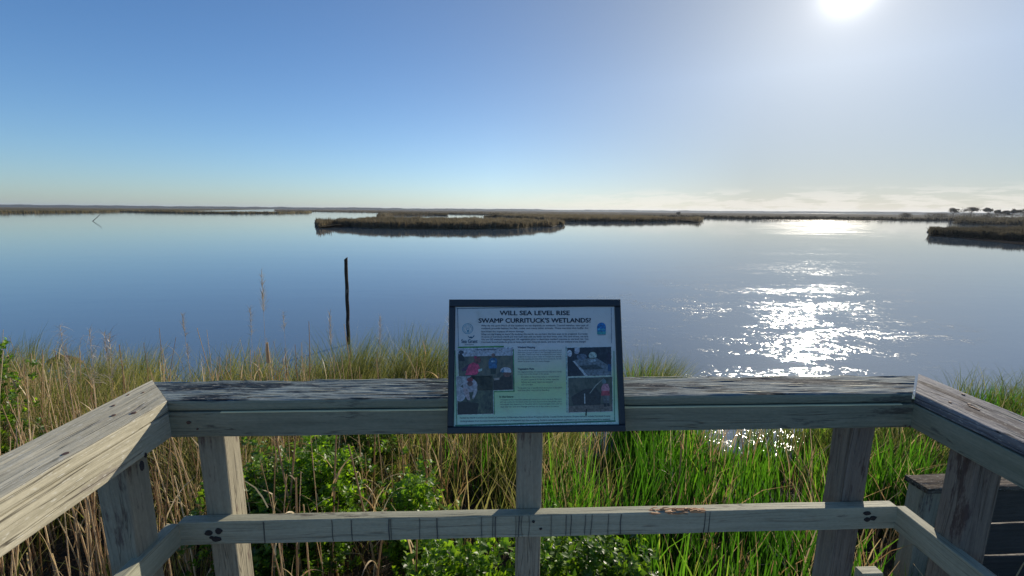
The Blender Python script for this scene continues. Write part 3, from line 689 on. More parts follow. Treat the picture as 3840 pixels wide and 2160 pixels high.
# ------------------------------------------------------------------ foliage machinery
def leafmat(name, stops, trans=.45, rough=.45, spec=.4, tmul=(1., 1., .6)):
    m, N = mat(name)
    at = N('ShaderNodeAttribute', {'attribute_name': 'tint'}).outputs['Fac']
    col = N.ramp(at, stops)
    nz = N('ShaderNodeTexNoise', Vector=N('ShaderNodeNewGeometry').outputs['Position'], Scale=40.0, Detail=2.0).outputs[0]
    col = N.mix(.5, col, N.mix(nz, (.55, .55, .55), (1.4, 1.4, 1.4)), 'MULTIPLY')
    p = N('ShaderNodeBsdfPrincipled', Base_Color=col, Roughness=rough); p.inputs['Specular IOR Level'].default_value = spec
    tr = N('ShaderNodeBsdfTranslucent', Color=N.mix(1., col, tmul, 'MULTIPLY'))
    mx = N('ShaderNodeMixShader', _0=trans, _1=p.outputs[0], _2=tr.outputs[0]); N.out(mx.outputs[0]); return m
G = {}
G['green'] = leafmat('bright_green_blades', [(0, (.025, .065, .012)), (.5, (.065, .145, .02)), (.85, (.13, .24, .035)), (1, (.32, .30, .12))], .55, tmul=(1.3, 1.7, .5))
G['olive'] = leafmat('olive_tan_blades', [(0, (.075, .11, .025)), (.4, (.19, .21, .06)), (.75, (.35, .32, .14)), (1, (.48, .40, .22))], .5, tmul=(1.2, 1.2, .8))
G['tan'] = leafmat('dry_tan_reed', [(0, (.34, .21, .11)), (.5, (.60, .45, .27)), (1, (.78, .65, .43))], .3, tmul=(1.2, 1.1, .8))
G['brown'] = leafmat('brown_thatch', [(0, (.06, .035, .018)), (.5, (.16, .10, .05)), (1, (.30, .21, .11))], .3)
G['leaf'] = leafmat('glossy_shrub_leaf', [(0, (.045, .09, .018)), (.5, (.11, .22, .028)), (1, (.26, .38, .045))], .58, rough=.4, spec=.5, tmul=(2.0, 2.0, .55))
G['leafd'] = leafmat('dark_shrub_leaf', [(0, (.03, .065, .016)), (.6, (.085, .17, .028)), (1, (.21, .32, .04))], .52, rough=.38, spec=.5, tmul=(2.0, 2.0, .55))
G['twig'] = plain('shrub_twig', (.09, .06, .04), .8)
G['plume'] = leafmat('pale_plume', [(0, (.30, .24, .17)), (1, (.60, .52, .44))], .3, tmul=(1, 1, .9))

def mesh_np(name, V, F, m, tint=None, parent=None, world=None):
    """V (n,3), F (k,4) quads"""
    me = bpy.data.meshes.new(name); me.vertices.add(len(V)); me.vertices.foreach_set('co', np.ascontiguousarray(V, dtype=np.float32).ravel())
    k = len(F); me.loops.add(k*4); me.polygons.add(k)
    me.loops.foreach_set('vertex_index', np.ascontiguousarray(F, dtype=np.int32).ravel())
    me.polygons.foreach_set('loop_start', np.arange(0, k*4, 4, dtype=np.int32))
    me.update(calc_edges=True)
    if tint is not None:
        a = me.attributes.new('tint', 'FLOAT', 'POINT'); a.data.foreach_set('value', np.ascontiguousarray(tint, dtype=np.float32))
    return link(name, me, m, parent, world)
def blades(P, H, Wd, lean, bend, azi, face=None, seg=4, tint=None, tip=.08, fold=0.0):
    """vectorised blades. P (n,3) roots; lean = initial tilt, bend = extra tilt at tip; azi direction of lean"""
    n = len(P); s = np.linspace(0, 1, seg+1)
    th = lean[:, None]+bend[:, None]*s[None, :]**1.5
    dz = np.cos(th); dh = np.sin(th)
    step = H[:, None]/seg
    z = np.concatenate([np.zeros((n, 1)), np.cumsum((dz[:, :-1])*step, 1)], 1)
    h = np.concatenate([np.zeros((n, 1)), np.cumsum((dh[:, :-1])*step, 1)], 1)
    cx = P[:, 0:1]+h*np.cos(azi)[:, None]; cy = P[:, 1:2]+h*np.sin(azi)[:, None]; cz = P[:, 2:3]+z
    if face is None: face = rng.uniform(0, np.pi, n)
    wx = np.cos(face)[:, None]; wy = np.sin(face)[:, None]
    prof = np.clip(1.15-s**2.2, tip, 1)[None, :]*Wd[:, None]/2
    V = np.stack([np.stack([cx-wx*prof, cy-wy*prof, cz], -1), np.stack([cx+wx*prof, cy+wy*prof, cz], -1)], 2)  # n,seg+1,2,3
    V = V.reshape(-1, 3)
    base = (np.arange(n)*(seg+1)*2)[:, None]+(np.arange(seg)*2)[None, :]
    F = np.stack([base, base+1, base+3, base+2], -1).reshape(-1, 4)
    T = np.repeat(tint if tint is not None else rng.random(n), (seg+1)*2)
    return V, F, T
def join(parts):
    Vs, Fs, Ts = [], [], []; o = 0
    for V, F, T in parts: Vs.append(V); Fs.append(F+o); Ts.append(T); o += len(V)
    return np.concatenate(Vs), np.concatenate(Fs), np.concatenate(Ts)
def tubes(P, D, H, r, tint, bend=None, az=None, k=5, seg=4, taper=.45):
    """P (n,3) roots, D (n,3) unit dirs, slightly bent canes"""
    n = len(P); s = np.linspace(0, 1, seg+1)
    if bend is None: bend = rng.uniform(0, .12, n)
    if az is None: az = rng.uniform(0, 2*np.pi, n)
    B = np.stack([np.cos(az), np.sin(az), np.zeros(n)], -1)
    C = P[:, None, :]+D[:, None, :]*(H[:, None]*s[None, :])[..., None]+B[:, None, :]*(bend[:, None]*H[:, None]*(s**2)[None, :])[..., None]
    e1 = np.array([1., 0, 0]); e2 = np.array([0, 1., 0]); a = np.arange(k)*2*np.pi/k
    ringd = np.cos(a)[:, None]*e1+np.sin(a)[:, None]*e2
    rad = r[:, None]*(1-(1-taper)*s[None, :])
    V = C[:, :, None, :]+ringd[None, None]*rad[:, :, None, None]
    V = V.reshape(-1, 3)
    base = (np.arange(n)*(seg+1)*k)[:, None, None]+(np.arange(seg)*k)[None, :, None]
    j = np.arange(k)[None, None, :]; j2 = (j+1) % k
    F = np.stack([base+j, base+j2, base+k+j2, base+k+j], -1).reshape(-1, 4)
    return V, F, np.repeat(tint, (seg+1)*k)
gzv = np.vectorize(gz, otypes=[float]); shv = np.vectorize(shore, otypes=[float])
def scatter(n, x0, x1, y0, y1, keep=None):
    x = rng.uniform(x0, x1, n); y = rng.uniform(y0, y1, n)
    if keep is not None:
        k = keep(x, y); x, y = x[k], y[k]
    return x, y
def nv(x, y, sc, off=0.):
    return np.array([noise.noise(Vector((a*sc+off, c*sc, off))) for a, c in zip(x, y)])
def outside(x, y): return ~((x > -.25) & (x < L+.3) & (y < .25))

# 1 bright green marsh grass, right half
def kg(x, y):
    c = nv(x, y, .8, 3.); g_ = nv(x, y, 2.2, 8.)
    edge = .75+.35*np.sin(y*2.)
    return outside(x, y) & (y < shv(x)+.35) & (x > edge+.25*(2-y)*0) & (g_ > -.14) & (c > -.17) & ~((x < 2.0) & (y < 1.25)) & (rng.random(len(x)) < np.where(x < 1.3, .45, 1.))
x, y = scatter(42000, .4, 9, -.6, 8, kg)
z = np.maximum(gzv(x, y), -.12); n = len(x); hv = nv(x, y, .9, 5)
H = rng.uniform(.35, .92, n)*(1+.75*hv)*np.where(x > 3.2, .8, 1.)*np.where(y > shv(x)-.6, .85, 1.)
tn = np.clip(.42+.6*nv(x, y, 1.3, 1.5)+rng.normal(0, .2, n), 0, 1)
gA = blades(np.stack([x, y, z-.02], -1), H, rng.uniform(.009, .020, n), rng.uniform(0, .2, n), rng.uniform(0, .85, n)**2, rng.uniform(0, 2*np.pi, n), tint=tn)
V, F, T = gA
tag(mesh_np('green_marsh_grass', V, F, G['green'], T), 'bright backlit green marsh grass behind the right half of the railing', 'marsh grass', kind='stuff')
# dead blades amongst it
x, y = scatter(5000, .2, 7, -.3, 6, lambda x, y: outside(x, y) & (y < shv(x)-.2) & (nv(x, y, 1.6, 12.) > -.05) & ~((x < 2.0) & (y < 1.2)))
n = len(x); V, F, T = blades(np.stack([x, y, gzv(x, y)], -1), rng.uniform(.4, 1.0, n), rng.uniform(.005, .011, n), rng.uniform(0, .3, n), rng.uniform(.1, 1.3, n), rng.uniform(0, 6.28, n))
tag(mesh_np('dry_grass', V, F, G['tan'], T), 'dry tan blades scattered through the green marsh grass', 'dry grass', kind='stuff')
# 2 shoreline tussocks of fine olive grass
parts = []
def tussock(cx, cy, n, h, rad, tb):
    a = rng.uniform(0, 2*np.pi, n); r_ = rad*np.sqrt(rng.random(n)); x = cx+r_*np.cos(a); y = cy+r_*np.sin(a)
    az = a+rng.normal(0, .5, n); az = np.where(rng.random(n) < .5, rng.normal(0.2, .5, n), az)   # wind-combed to the right
    return blades(np.stack([x, y, np.full(n, max(-.1, gz(cx, cy))-.03)], -1), rng.uniform(.6, 1.1, n)*h, rng.uniform(.004, .009, n), rng.uniform(0, .28, n), rng.uniform(.2, 1.4, n), az, seg=5, tint=np.clip(rng.normal(tb, .22, n), 0, 1))
for i in range(460):
    cx = random.uniform(-11, 2.1); cy = shore(cx)-random.random()**1.3*3.4+.25
    if cy < 1.5: continue
    hv = noise.noise(Vector((cx*.9, cy*.6, 7)))
    parts.append(tussock(cx, cy, 60, (.98 if cx < .2 else .8)+.25*hv, random.uniform(.15, .35), .45+.3*noise.noise(Vector((cx*.7, cy*.7, 2)))))
for (pxx, d_, h_) in ((1010, 5.9, 1.), (1070, 5.7, 1.), (1110, 5.6, .98), (1040, 5.6, .95), (960, 5.8, .85), (900, 5.8, .95), (870, 5.7, 1.), (850, 5.8, .92), (1180, 5.6, .9), (1585, 5.2, .95), (1605, 5.0, 1.), (1630, 5.1, 1.02), (1650, 5.0, 1.), (1670, 5.0, .95), (1640, 4.8, .95), (1590, 4.8, .95)):
    g0 = ground(pxx, 900); dirv = Vector((g0.x-CC.x, g0.y-CC.y, 0)).normalized(); q = CC+dirv*(d_+.9)
    parts.append(tussock(q.x, q.y, 270 if pxx > 1500 else 230, h_*(1.2 if pxx > 1500 else 1.28), .15 if pxx > 1500 else .22, .25))
for i in range(90):
    cx = random.uniform(4.2, 11); cy = shore(cx)+random.uniform(-1.0, .3); parts.append(tussock(cx, cy, 60, .72, .3, .15))
V, F, T = join(parts); tag(mesh_np('shoreline_grass', V, F, G['olive'], T), 'wind-combed olive and tan grass tussocks along the water edge', 'shore grass', kind='stuff')
# 3 dry reeds on the left
def kr(x, y):
    g_ = nv(x, y, .8, 21.); lim = .9+.35*np.sin(y*3.)
    dens = np.where(x < -1.0, 1., np.where(x < .25, .6, .25)); g_ = np.where((x > .15) & (y < 1.3), -1, g_)
    return outside(x, y) & (x < lim) & (y < shv(x)-1.0) & (rng.random(len(x)) < dens) & (g_ > -.3)
x, y = scatter(3400, -8, 1.3, -.9, 5.5, kr); n = len(x)
la = rng.normal(0, .065, (n, 2)); D = np.stack([la[:, 0], la[:, 1], np.ones(n)], -1); D /= np.linalg.norm(D, axis=1)[:, None]
H = np.where(rng.random(n) < .12, rng.uniform(1.3, 1.75, n), rng.uniform(.6, 1.35, n))*np.where(y > 2.2, .85, 1.)
tb = np.clip(rng.normal(.5, .28, n), 0, 1)
P3 = np.stack([x, y, gzv(x, y)], -1)
c1 = tubes(P3, D, H, rng.uniform(.003, .0085, n), tb)
m_ = 2600; id_ = rng.integers(0, n, m_); pos = P3[id_]+D[id_]*(H[id_]*rng.uniform(.05, .95, m_))[:, None]
c2 = blades(pos, rng.uniform(.12, .4, m_), rng.uniform(.004, .011, m_), rng.uniform(.05, .5, m_), rng.uniform(.2, 1.6, m_), rng.uniform(0, 6.28, m_), seg=4)
V, F, T = join([c1, c2]); tag(mesh_np('dry_reeds', V, F, G['tan'], T), 'dense stand of dry tan reeds behind the left railing', 'reeds', kind='stuff')
# green undergrowth between the reeds
x, y = scatter(26000, -9, 1.5, -.9, 6.5, lambda x, y: outside(x, y) & (y < shv(x)-.3) & (nv(x, y, 1.1, 33.) > -.15) & ~((x > -.9) & (y < 1.6))); n = len(x)
V, F, T = blades(np.stack([x, y, gzv(x, y)], -1), rng.uniform(.3, .85, n), rng.uniform(.005, .011, n), rng.uniform(0, .3, n), rng.uniform(.1, 1.2, n), rng.uniform(0, 6.28, n))
tag(mesh_np('undergrowth', V, F, G['olive'], T), 'green and straw undergrowth between the dry reeds', 'undergrowth', kind='stuff')
x, y = scatter(24000, -9, 8, -1.2, 7, lambda x, y: outside(x, y) & (y < shv(x))); n = len(x)
V, F, T = blades(np.stack([x, y, gzv(x, y)], -1), rng.uniform(.08, .4, n), rng.uniform(.004, .01, n), rng.uniform(.2, 1.1, n), rng.uniform(0, 1.3, n), rng.uniform(0, 6.28, n), seg=3)
tag(mesh_np('dead_thatch', V, F, G['brown'], T), 'brown dead thatch covering the mud', 'thatch', kind='stuff')

# shrubs
def shrub(name_label, loc, rad, h, nst, leaves, lm, leafl=.035, sd=0, flat_=.5, group=None, top=None):
    rr = np.random.default_rng(sd); root = empty('shrub', loc); tag(root, name_label, 'shrub', group)
    ox, oy, oz = loc
    # stems
    a = rr.uniform(0, 2*np.pi, nst); rad_ = rad*rr.uniform(.1, .95, nst); hh_ = h*rr.uniform(.5, 1., nst)*(1-.35*(rad_/rad)**2)
    tip = np.stack([ox+rad_*np.cos(a), oy+rad_*np.sin(a), oz+hh_], -1); base = np.stack([ox+.1*rr.normal(size=nst), oy+.1*rr.normal(size=nst), np.full(nst, oz)], -1)
    dv = tip-base; ln = np.linalg.norm(dv, axis=1)
    V, F, T = tubes(base, dv/ln[:, None], ln, np.full(nst, .006), np.zeros(nst), bend=np.zeros(nst), taper=.3)
    mesh_np('stem', V, F, G['twig'], T, root)
    # leaf sprays: whorls near stem tips
    m2 = leaves//9; id2 = rr.integers(0, nst, m2); u = 1-rr.random(m2)**1.6*.65
    c = base[id2]+dv[id2]*u[:, None]+rr.normal(0, .055, (m2, 3))*np.array([1.2, 1.2, .9])
    axd = rr.normal(0, .45, (m2, 3))+np.array([0, 0, 1.]); axd /= np.linalg.norm(axd, axis=1)[:, None]
    Vs = []; Ts = []
    n9 = 9
    C = np.repeat(c, n9, 0); A = np.repeat(axd, n9, 0); k = m2*n9
    up_along = np.tile(np.linspace(0, .05, n9), m2)*rr.uniform(.7, 1.4, k)
    ph = np.tile(np.arange(n9)*2.4, m2)+np.repeat(rr.uniform(0, 6.28, m2), n9)
    t1 = np.cross(A, np.array([.3, .9, .1])); t1 /= np.linalg.norm(t1, axis=1)[:, None]; t2 = np.cross(A, t1)
    rd = t1*np.cos(ph)[:, None]+t2*np.sin(ph)[:, None]
    d_ = rd*.8+A*rr.uniform(.2, .9, k)[:, None]; d_ /= np.linalg.norm(d_, axis=1)[:, None]
    sd_ = np.cross(d_, A); sd_ /= np.maximum(np.linalg.norm(sd_, axis=1), 1e-6)[:, None]
    nn = np.cross(sd_, d_)
    ll = leafl*rr.uniform(.55, 1.2, k); ww = ll*.36
    O = C+A*up_along[:, None]
    p0 = O; pm1 = O+d_*(ll*.45)[:, None]; pt = O+d_*ll[:, None]-nn*(ll*.12)[:, None]
    l1 = pm1+sd_*ww[:, None]/1+nn*(ww*.35)[:, None]; r1 = pm1-sd_*ww[:, None]+nn*(ww*.35)[:, None]
    V = np.stack([p0, l1, pt, r1, pm1], 1).reshape(-1, 3)
    b0 = np.arange(k)*5
    F = np.concatenate([np.stack([b0, b0+4, b0+2, b0+1], -1), np.stack([b0, b0+3, b0+2, b0+4], -1)])
    tt = np.repeat(np.clip(rr.normal(.45, .25, k)+.35*(np.repeat(u, n9)-.7), 0, 1), 5)
    mesh_np('foliage', V, F, lm, tt, root)
    return root
def gp(px, py, dist_):                      # point on the ground in the direction of a bearing
    d = ray(px, py); h = Vector((d.x, d.y, 0)).normalized(); q = CC+h*dist_
    return q.x, q.y, gz(q.x, q.y)
shrub('leafy dark green shrub behind the left front post', gp(655, 1200, 3.3), .42, 1.12, 70, 9000, G['leafd'], .040, 1)
shrub('bright leafy shrub among tan reeds right of the left front post', gp(775, 1190, 3.15), .40, 1.18, 80, 10500, G['leaf'], .042, 11)
shrub('dark shrub with bright tips between the tan reeds and sign', gp(915, 1150, 4.1), .5, 1.05, 50, 7000, G['leafd'], .045, 2)
shrub('small bright green shrub left of the sign post', gp(1035, 1210, 2.95), .26, .98, 40, 4800, G['leaf'], .040, 3)
shrub('small sunlit shrub directly right of the sign post', gp(1385, 1250, 2.5), .2, .98, 24, 2200, G['leaf'], .036, 4)
shrub('broad glossy shrub under the middle rail right of centre', gp(1530, 1400, 2.3), .40, .86, 90, 10500, G['leafd'], .044, 5)
shrub('bright glossy shrub under the middle rail beside the sign post', gp(1385, 1400, 2.2), .30, .86, 70, 7000, G['leaf'], .042, 15)
shrub('broad glossy shrub under the middle rail left of centre', gp(1140, 1400, 2.25), .44, .84, 90, 10500, G['leaf'], .044, 6)
shrub('tall broadleaf shrub at the far left water edge', gp(-108, 900, 5.9), .42, 1.9, 70, 9500, G['leafd'], .042, 7)
shrub('low dark shrub beside the foot of the left front post', gp(660, 1330, 2.5), .3, .62, 24, 3000, G['leafd'], .036, 8)

# plumed reeds rising above the front rail, each an individual
def plumed(px, pytop, dist_, label, plume=.28, thick=.0035, spread=.05, lean=0., sd=0, sheath=False, dens=1.):
    rr = np.random.default_rng(100+sd); x, y, z = gp(px, 900, dist_)
    dtop = ray(px, pytop); hz = math.hypot(dtop.x, dtop.y); zt = CC.z+dtop.z/hz*dist_
    root = empty('plumed_reed', (x, y, z)); tag(root, label, 'reed', 'seeding reeds standing above the front rail')
    Ht = zt-z; D = np.array([[lean, 0, 1.]]); D /= np.linalg.norm(D)
    V, F, T = tubes(np.array([[x, y, z]]), D, np.array([Ht]), np.array([thick]), np.array([.7]), bend=np.array([.02]), az=np.array([0.]), seg=8, taper=.2); mesh_np('stalk', V, F, G['tan'], T, root)
    if sheath:
        zz = CC.z+ray(675, 905).z/math.hypot(ray(675, 905).x, ray(675, 905).y)*dist_; u0 = (zz-z)/Ht
        V, F, T = tubes(np.array([[x, y, z+Ht*u0-.02]]), D, np.array([Ht*(1-u0)*.92]), np.array([.013]), np.array([.35]), bend=np.array([.03]), az=np.array([0.]), seg=6, taper=.55, k=7); mesh_np('sheath', V, F, G['tan'], T, root)
    if plume:
        m3 = int(120*dens*plume/.28); u = rr.random(m3); base = np.array([x, y, z])+D[0]*((Ht-plume*u))[:, None]+np.array([.02*Ht, 0, 0])*(((Ht-plume*u)/Ht)**2)[:, None]
        V, F, T = blades(base, rr.uniform(.03, .10, m3)*(plume/.28)**.5*(1-.3*(1-u)), rr.uniform(.0012, .0028, m3), rr.uniform(.15, 1.3, m3)*spread/.05, rr.uniform(0, .9, m3), rr.normal(0, 1.6, m3), seg=3, tint=rr.random(m3)); mesh_np('seed_plume', V, F, G['plume'], T, root)
for i, a in enumerate([
    (660, 690, 3.4, 'tallest seeding reed just left of the dark water pole', .26, .0028, .03, 0.),
    (495, 790, 3.6, 'seeding reed nearest above the left front post', .16, .003, .04, -.05),
    (546, 895, 3.6, 'short bare reed tip right of the left front post', 0, .003, .04, -.06),
    (628, 775, 4.0, 'pale feathery reed beside the tallest seeding reed', .22, .0025, .06, .0),
    (728, 782, 3.7, 'pinkish feathery reed midway between the tallest reed and the pole', .16, .0025, .06, -.03),
    (826, 790, 4.2, 'thin faint reed just left of the dark water pole', .3, .0018, .03, 0),
    (950, 800, 4.1, 'thin faint reed right of the dark water pole', .26, .0018, .03, 0),
    (1122, 790, 4.1, 'faint reed touching the left edge of the sign', .3, .002, .03, 0),
    (462, 865, 3.8, 'small seeding reed above the left end of the front rail', .12, .0025, .05, 0),
    (165, 815, 3.4, 'loose tan plume leftmost of the cluster above the left rail', .34, .0035, .09, -.02),
    (190, 825, 3.5, 'loose tan plume second from left in the cluster above the left rail', .34, .0035, .09, .03),
    (215, 835, 3.3, 'loose tan plume in the middle of the cluster above the left rail', .30, .003, .08, .05),
    (255, 835, 3.6, 'narrow plume rightmost of the cluster above the left rail', .22, .003, .05, .0),
    (280, 930, 3.3, 'bare leaning reed above the middle of the left rail', 0, .004, .05, .04),
    (765, 880, 3.6, 'bare straw reed left of the dark water pole', 0, .0025, .05, -.03)]):
    plumed(*a, sd=i)
plumed(675, 850, 3.3, 'stout orange sheathed reed below the tallest seeding reed', 0, .005, .05, -.02, sd=30, sheath=True)
# larger orange leaning dry stalks close to the rail, individuals
def cane(px, d_, h_, lean, label, sd, thick=.008, leaf=True):
    x, y, z = gp(px, 1300, d_); root = empty('broken_reed', (x, y, z)); tag(root, label, 'reed', 'stout dry reeds close behind the railing')
    D = np.array([[lean, .03, 1.]]); D /= np.linalg.norm(D)
    V, F, T = tubes(np.array([[x, y, z]]), D, np.array([h_]), np.array([thick]), np.array([.2]), bend=np.array([.03]), az=np.array([sd*1.]), seg=6, taper=.6, k=7); mesh_np('stalk', V, F, G['tan'], T, root)
    rr = np.random.default_rng(sd); m3 = 5; u = rr.uniform(.3, .95, m3)
    V, F, T = blades(np.array([[x, y, z]])+D*(h_*u)[:, None], rr.uniform(.15, .4, m3), rr.uniform(.008, .016, m3), rr.uniform(.2, .5, m3), rr.uniform(1., 2.4, m3), rr.uniform(0, 6.28, m3), seg=8, tint=rr.random(m3)); [mesh_np('leaf', V[q*18:(q+1)*18], F[:8], G['tan'], T[q*18:(q+1)*18], root) for q in range(m3)]
for i, a in enumerate([(1035, 2.3, .95, .0, 'stout orange reed below the middle rail left of the sign post'), (905, 2.4, 1.0, .12, 'stout reed leaning right below the middle rail'), (715, 2.5, 1.25, .05, 'stout reed just right of the left front post'),
                       (960, 2.6, 1.3, -.12, 'stout reed leaning left between left post and sign'), (1110, 3.3, 1.5, .02, 'upright tan reed behind the small bright shrub'), (760, 2.9, 1.55, -.1, 'tall reed leaning left in front of the dark shrub'),
                       (820, 2.9, 1.6, .05, 'tall reed near the middle of the left rail opening'), (690, 3.0, 1.6, .1, 'tall reed leaning right beside the left front post'), (1700, 3.4, 1.2, .03, 'brown reed in the bright green grass right of the sign')]):
    cane(*a, i)

# ------------------------------------------------------------------ things in the water
q = CC+Vector((ray(873, 800).x, ray(873, 800).y, 0)).normalized()*10.2
zt = CC.z+ray(870, 650).z/math.hypot(ray(870, 650).x, ray(870, 650).y)*10.2
qt = CC+Vector((ray(870, 650).x, ray(870, 650).y, 0)).normalized()*10.2; qb = CC+Vector((ray(878, 870).x, ray(878, 870).y, 0)).normalized()*10.2
bm2 = bmesh.new(); prev = None; Hh = zt+.8
for i in range(34):
    u = i/33; zc_ = -.8+Hh*u; c = Vector((qb.x, qb.y, 0)).lerp(Vector((qt.x, qt.y, 0)), (zc_-.3)/(zt-.3)); c.z = zc_
    c += Vector((.014*noise.noise(Vector((u*5, 2, 1))), .02*noise.noise(Vector((u*8, 5, 1))), 0))
    ring = []
    for j in range(12):
        a = 2*math.pi*j/12; r_ = (.043-.006*u)*(1+.22*noise.noise(Vector((math.cos(a)*1.2, math.sin(a)*1.2, u*12))))
        zz = 0 if i < 33 else .03*math.cos(a)
        ring.append(bm2.verts.new(c+Vector((r_*math.cos(a), r_*math.sin(a), zz))))
    if prev:
        for j in range(12): bm2.faces.new((prev[j], prev[(j+1) % 12], ring[(j+1) % 12], ring[j]))
    prev = ring
bm2.faces.new(prev)
base = Vector((qb.x, qb.y, 0))
Wm = Matrix.Rotation(0, 4, 'Z')
me = bpy.data.meshes.new('wooden_pole'); bmesh.ops.recalc_face_normals(bm2, faces=bm2.faces); bm2.to_mesh(me); bm2.free()
me.transform(Matrix.Rotation(-math.pi/2, 4, 'Y').inverted() @ Matrix.Translation(-base))   # grain runs along local x
o = link('wooden_pole', me, M['pole'], None, Matrix.Translation(base) @ Matrix.Rotation(-math.pi/2, 4, 'Y'), True)
tag(o, 'thin blackened wooden pole standing upright in the water', 'pole')
def stick(name, pts, rads, m, label, cat, parent=None, group=None):
    n = len(pts); bm2 = bmesh.new(); prev = None; k = 8; p0 = Vector(pts[0])
    for i in range(n):
        T_ = (Vector(pts[min(i+1, n-1)])-Vector(pts[max(i-1, 0)])).normalized(); a = T_.cross(Vector((.1, .2, .97) if abs(T_.z) < .9 else (1, 0, 0))).normalized(); c = T_.cross(a)
        ring = [bm2.verts.new(Vector(pts[i])-p0+(a*math.cos(2*math.pi*j/k)+c*math.sin(2*math.pi*j/k))*rads[i]) for j in range(k)]
        if prev:
            for j in range(k): bm2.faces.new((prev[j], prev[(j+1) % k], ring[(j+1) % k], ring[j]))
        else: bm2.faces.new(ring)
        prev = ring
    bm2.faces.new(prev); o = bmobj(name, bm2, m, parent, Matrix.Translation(p0), True)
    if label: tag(o, label, cat, group)
    return o
s0 = ground(233, 556.5); rgt = Vector((CR.x, CR.y, 0)).normalized()
dd = (s0-CC).length; pxm = dd/1104
stick('dead_branch', [s0-rgt*pxm*3+Vector((0, 0, -.6)), s0, s0+rgt*pxm*8+Vector((0, 0, pxm*6)), s0+rgt*pxm*14+Vector((0, 0, pxm*11)), s0+rgt*pxm*15+Vector((0, 0, pxm*13.5))], [.07, .06, .055, .045, .03], M['pole'], 'dead branch leaning out of the open water at left', 'branch')
# stumps at island tips and driftwood
def stump(px, py, wpx, hpx, label):
    g0 = ground(px, py); s_ = (g0-CC).length/1104; bm2 = bmesh.new(); prev = None
    for i in range(6):
        u = i/5; ring = []
        for j in range(10):
            a = 2*math.pi*j/10; r_ = wpx*s_/2*(1.1-.25*u)*(1+.35*noise.noise(Vector((math.cos(a)+px, math.sin(a), u*2))))
            ring.append(bm2.verts.new((r_*math.cos(a), r_*math.sin(a), -.4+(hpx*s_+.4)*u*(1+.12*math.sin(a*2)))))
        if prev:
            for j in range(10): bm2.faces.new((prev[j], prev[(j+1) % 10], ring[(j+1) % 10], ring[j]))
        prev = ring
    bm2.faces.new(prev); return tag(bmobj('stump', bm2, M['dark'], None, Matrix.Translation(g0)), label, 'stump')
stump(796, 565.5, 7, 10, 'dark square stump at the left tip of the middle island')
stump(1762, 555, 4, 5, 'small dark stump off the right tip of the middle marsh')
stump(2337, 584, 7, 2.5, 'low dark stump off the tip of the right marsh point')
stump(2391, 562, 2, 4, 'tiny stump off the far right bank')
g0 = ground(160, 913)
stick('driftwood', [g0+Vector((-.28, 0, -.05)), g0+Vector((-.22, 0, .0)), g0+Vector((-.1, .02, .05)), g0+Vector((.08, 0, .04)), g0+Vector((.2, .03, .01)), g0+Vector((.30, .05, -.05))], [.05, .09, .105, .11, .085, .05], M['log'], 'rounded reddish brown driftwood log at the left water edge', 'driftwood')

# ------------------------------------------------------------------ marshes and islands
def marshmat(name, c1, c2, c3, sc=.35):
    m, N = mat(name); geo = N('ShaderNodeNewGeometry').outputs['Position']
    a = N('ShaderNodeTexNoise', Vector=geo, Scale=sc, Detail=6.0, Roughness=.65).outputs[0]
    c = N('ShaderNodeTexNoise', Vector=N('ShaderNodeMapping', Vector=geo, Scale=(.3, 1, 1)).outputs[0], Scale=.035, Detail=4.0).outputs[0]
    f = N.math('ADD', N.math('MULTIPLY', a, .45), N.math('MULTIPLY', c, .55))
    p = N('ShaderNodeBsdfPrincipled', Base_Color=N.ramp(f, [(.38, c1), (.5, c2), (.64, c3)]), Roughness=1.0, Normal=N('ShaderNodeBump', Strength=.8, Distance=.6, Height=a).outputs[0])
    p.inputs['Specular IOR Level'].default_value = .1
    tr = N('ShaderNodeBsdfTranslucent', Color=N.ramp(f, [(.38, c1), (.5, c2), (.64, c3)]))
    N.out(N('ShaderNodeMixShader', _0=.5, _1=p.outputs[0], _2=tr.outputs[0]).outputs[0]); return m
MM = {'olive': marshmat('marsh_olive', (.09, .08, .035), (.20, .165, .085), (.31, .26, .15)),
      'brown': marshmat('marsh_brown', (.075, .065, .04), (.165, .135, .085), (.26, .22, .14)),
      'dark': marshmat('marsh_dark', (.035, .034, .026), (.08, .07, .048), (.14, .12, .08)),
      'woods': marshmat('far_woods', (.02, .03, .022), (.04, .05, .035), (.06, .07, .05), .01)}
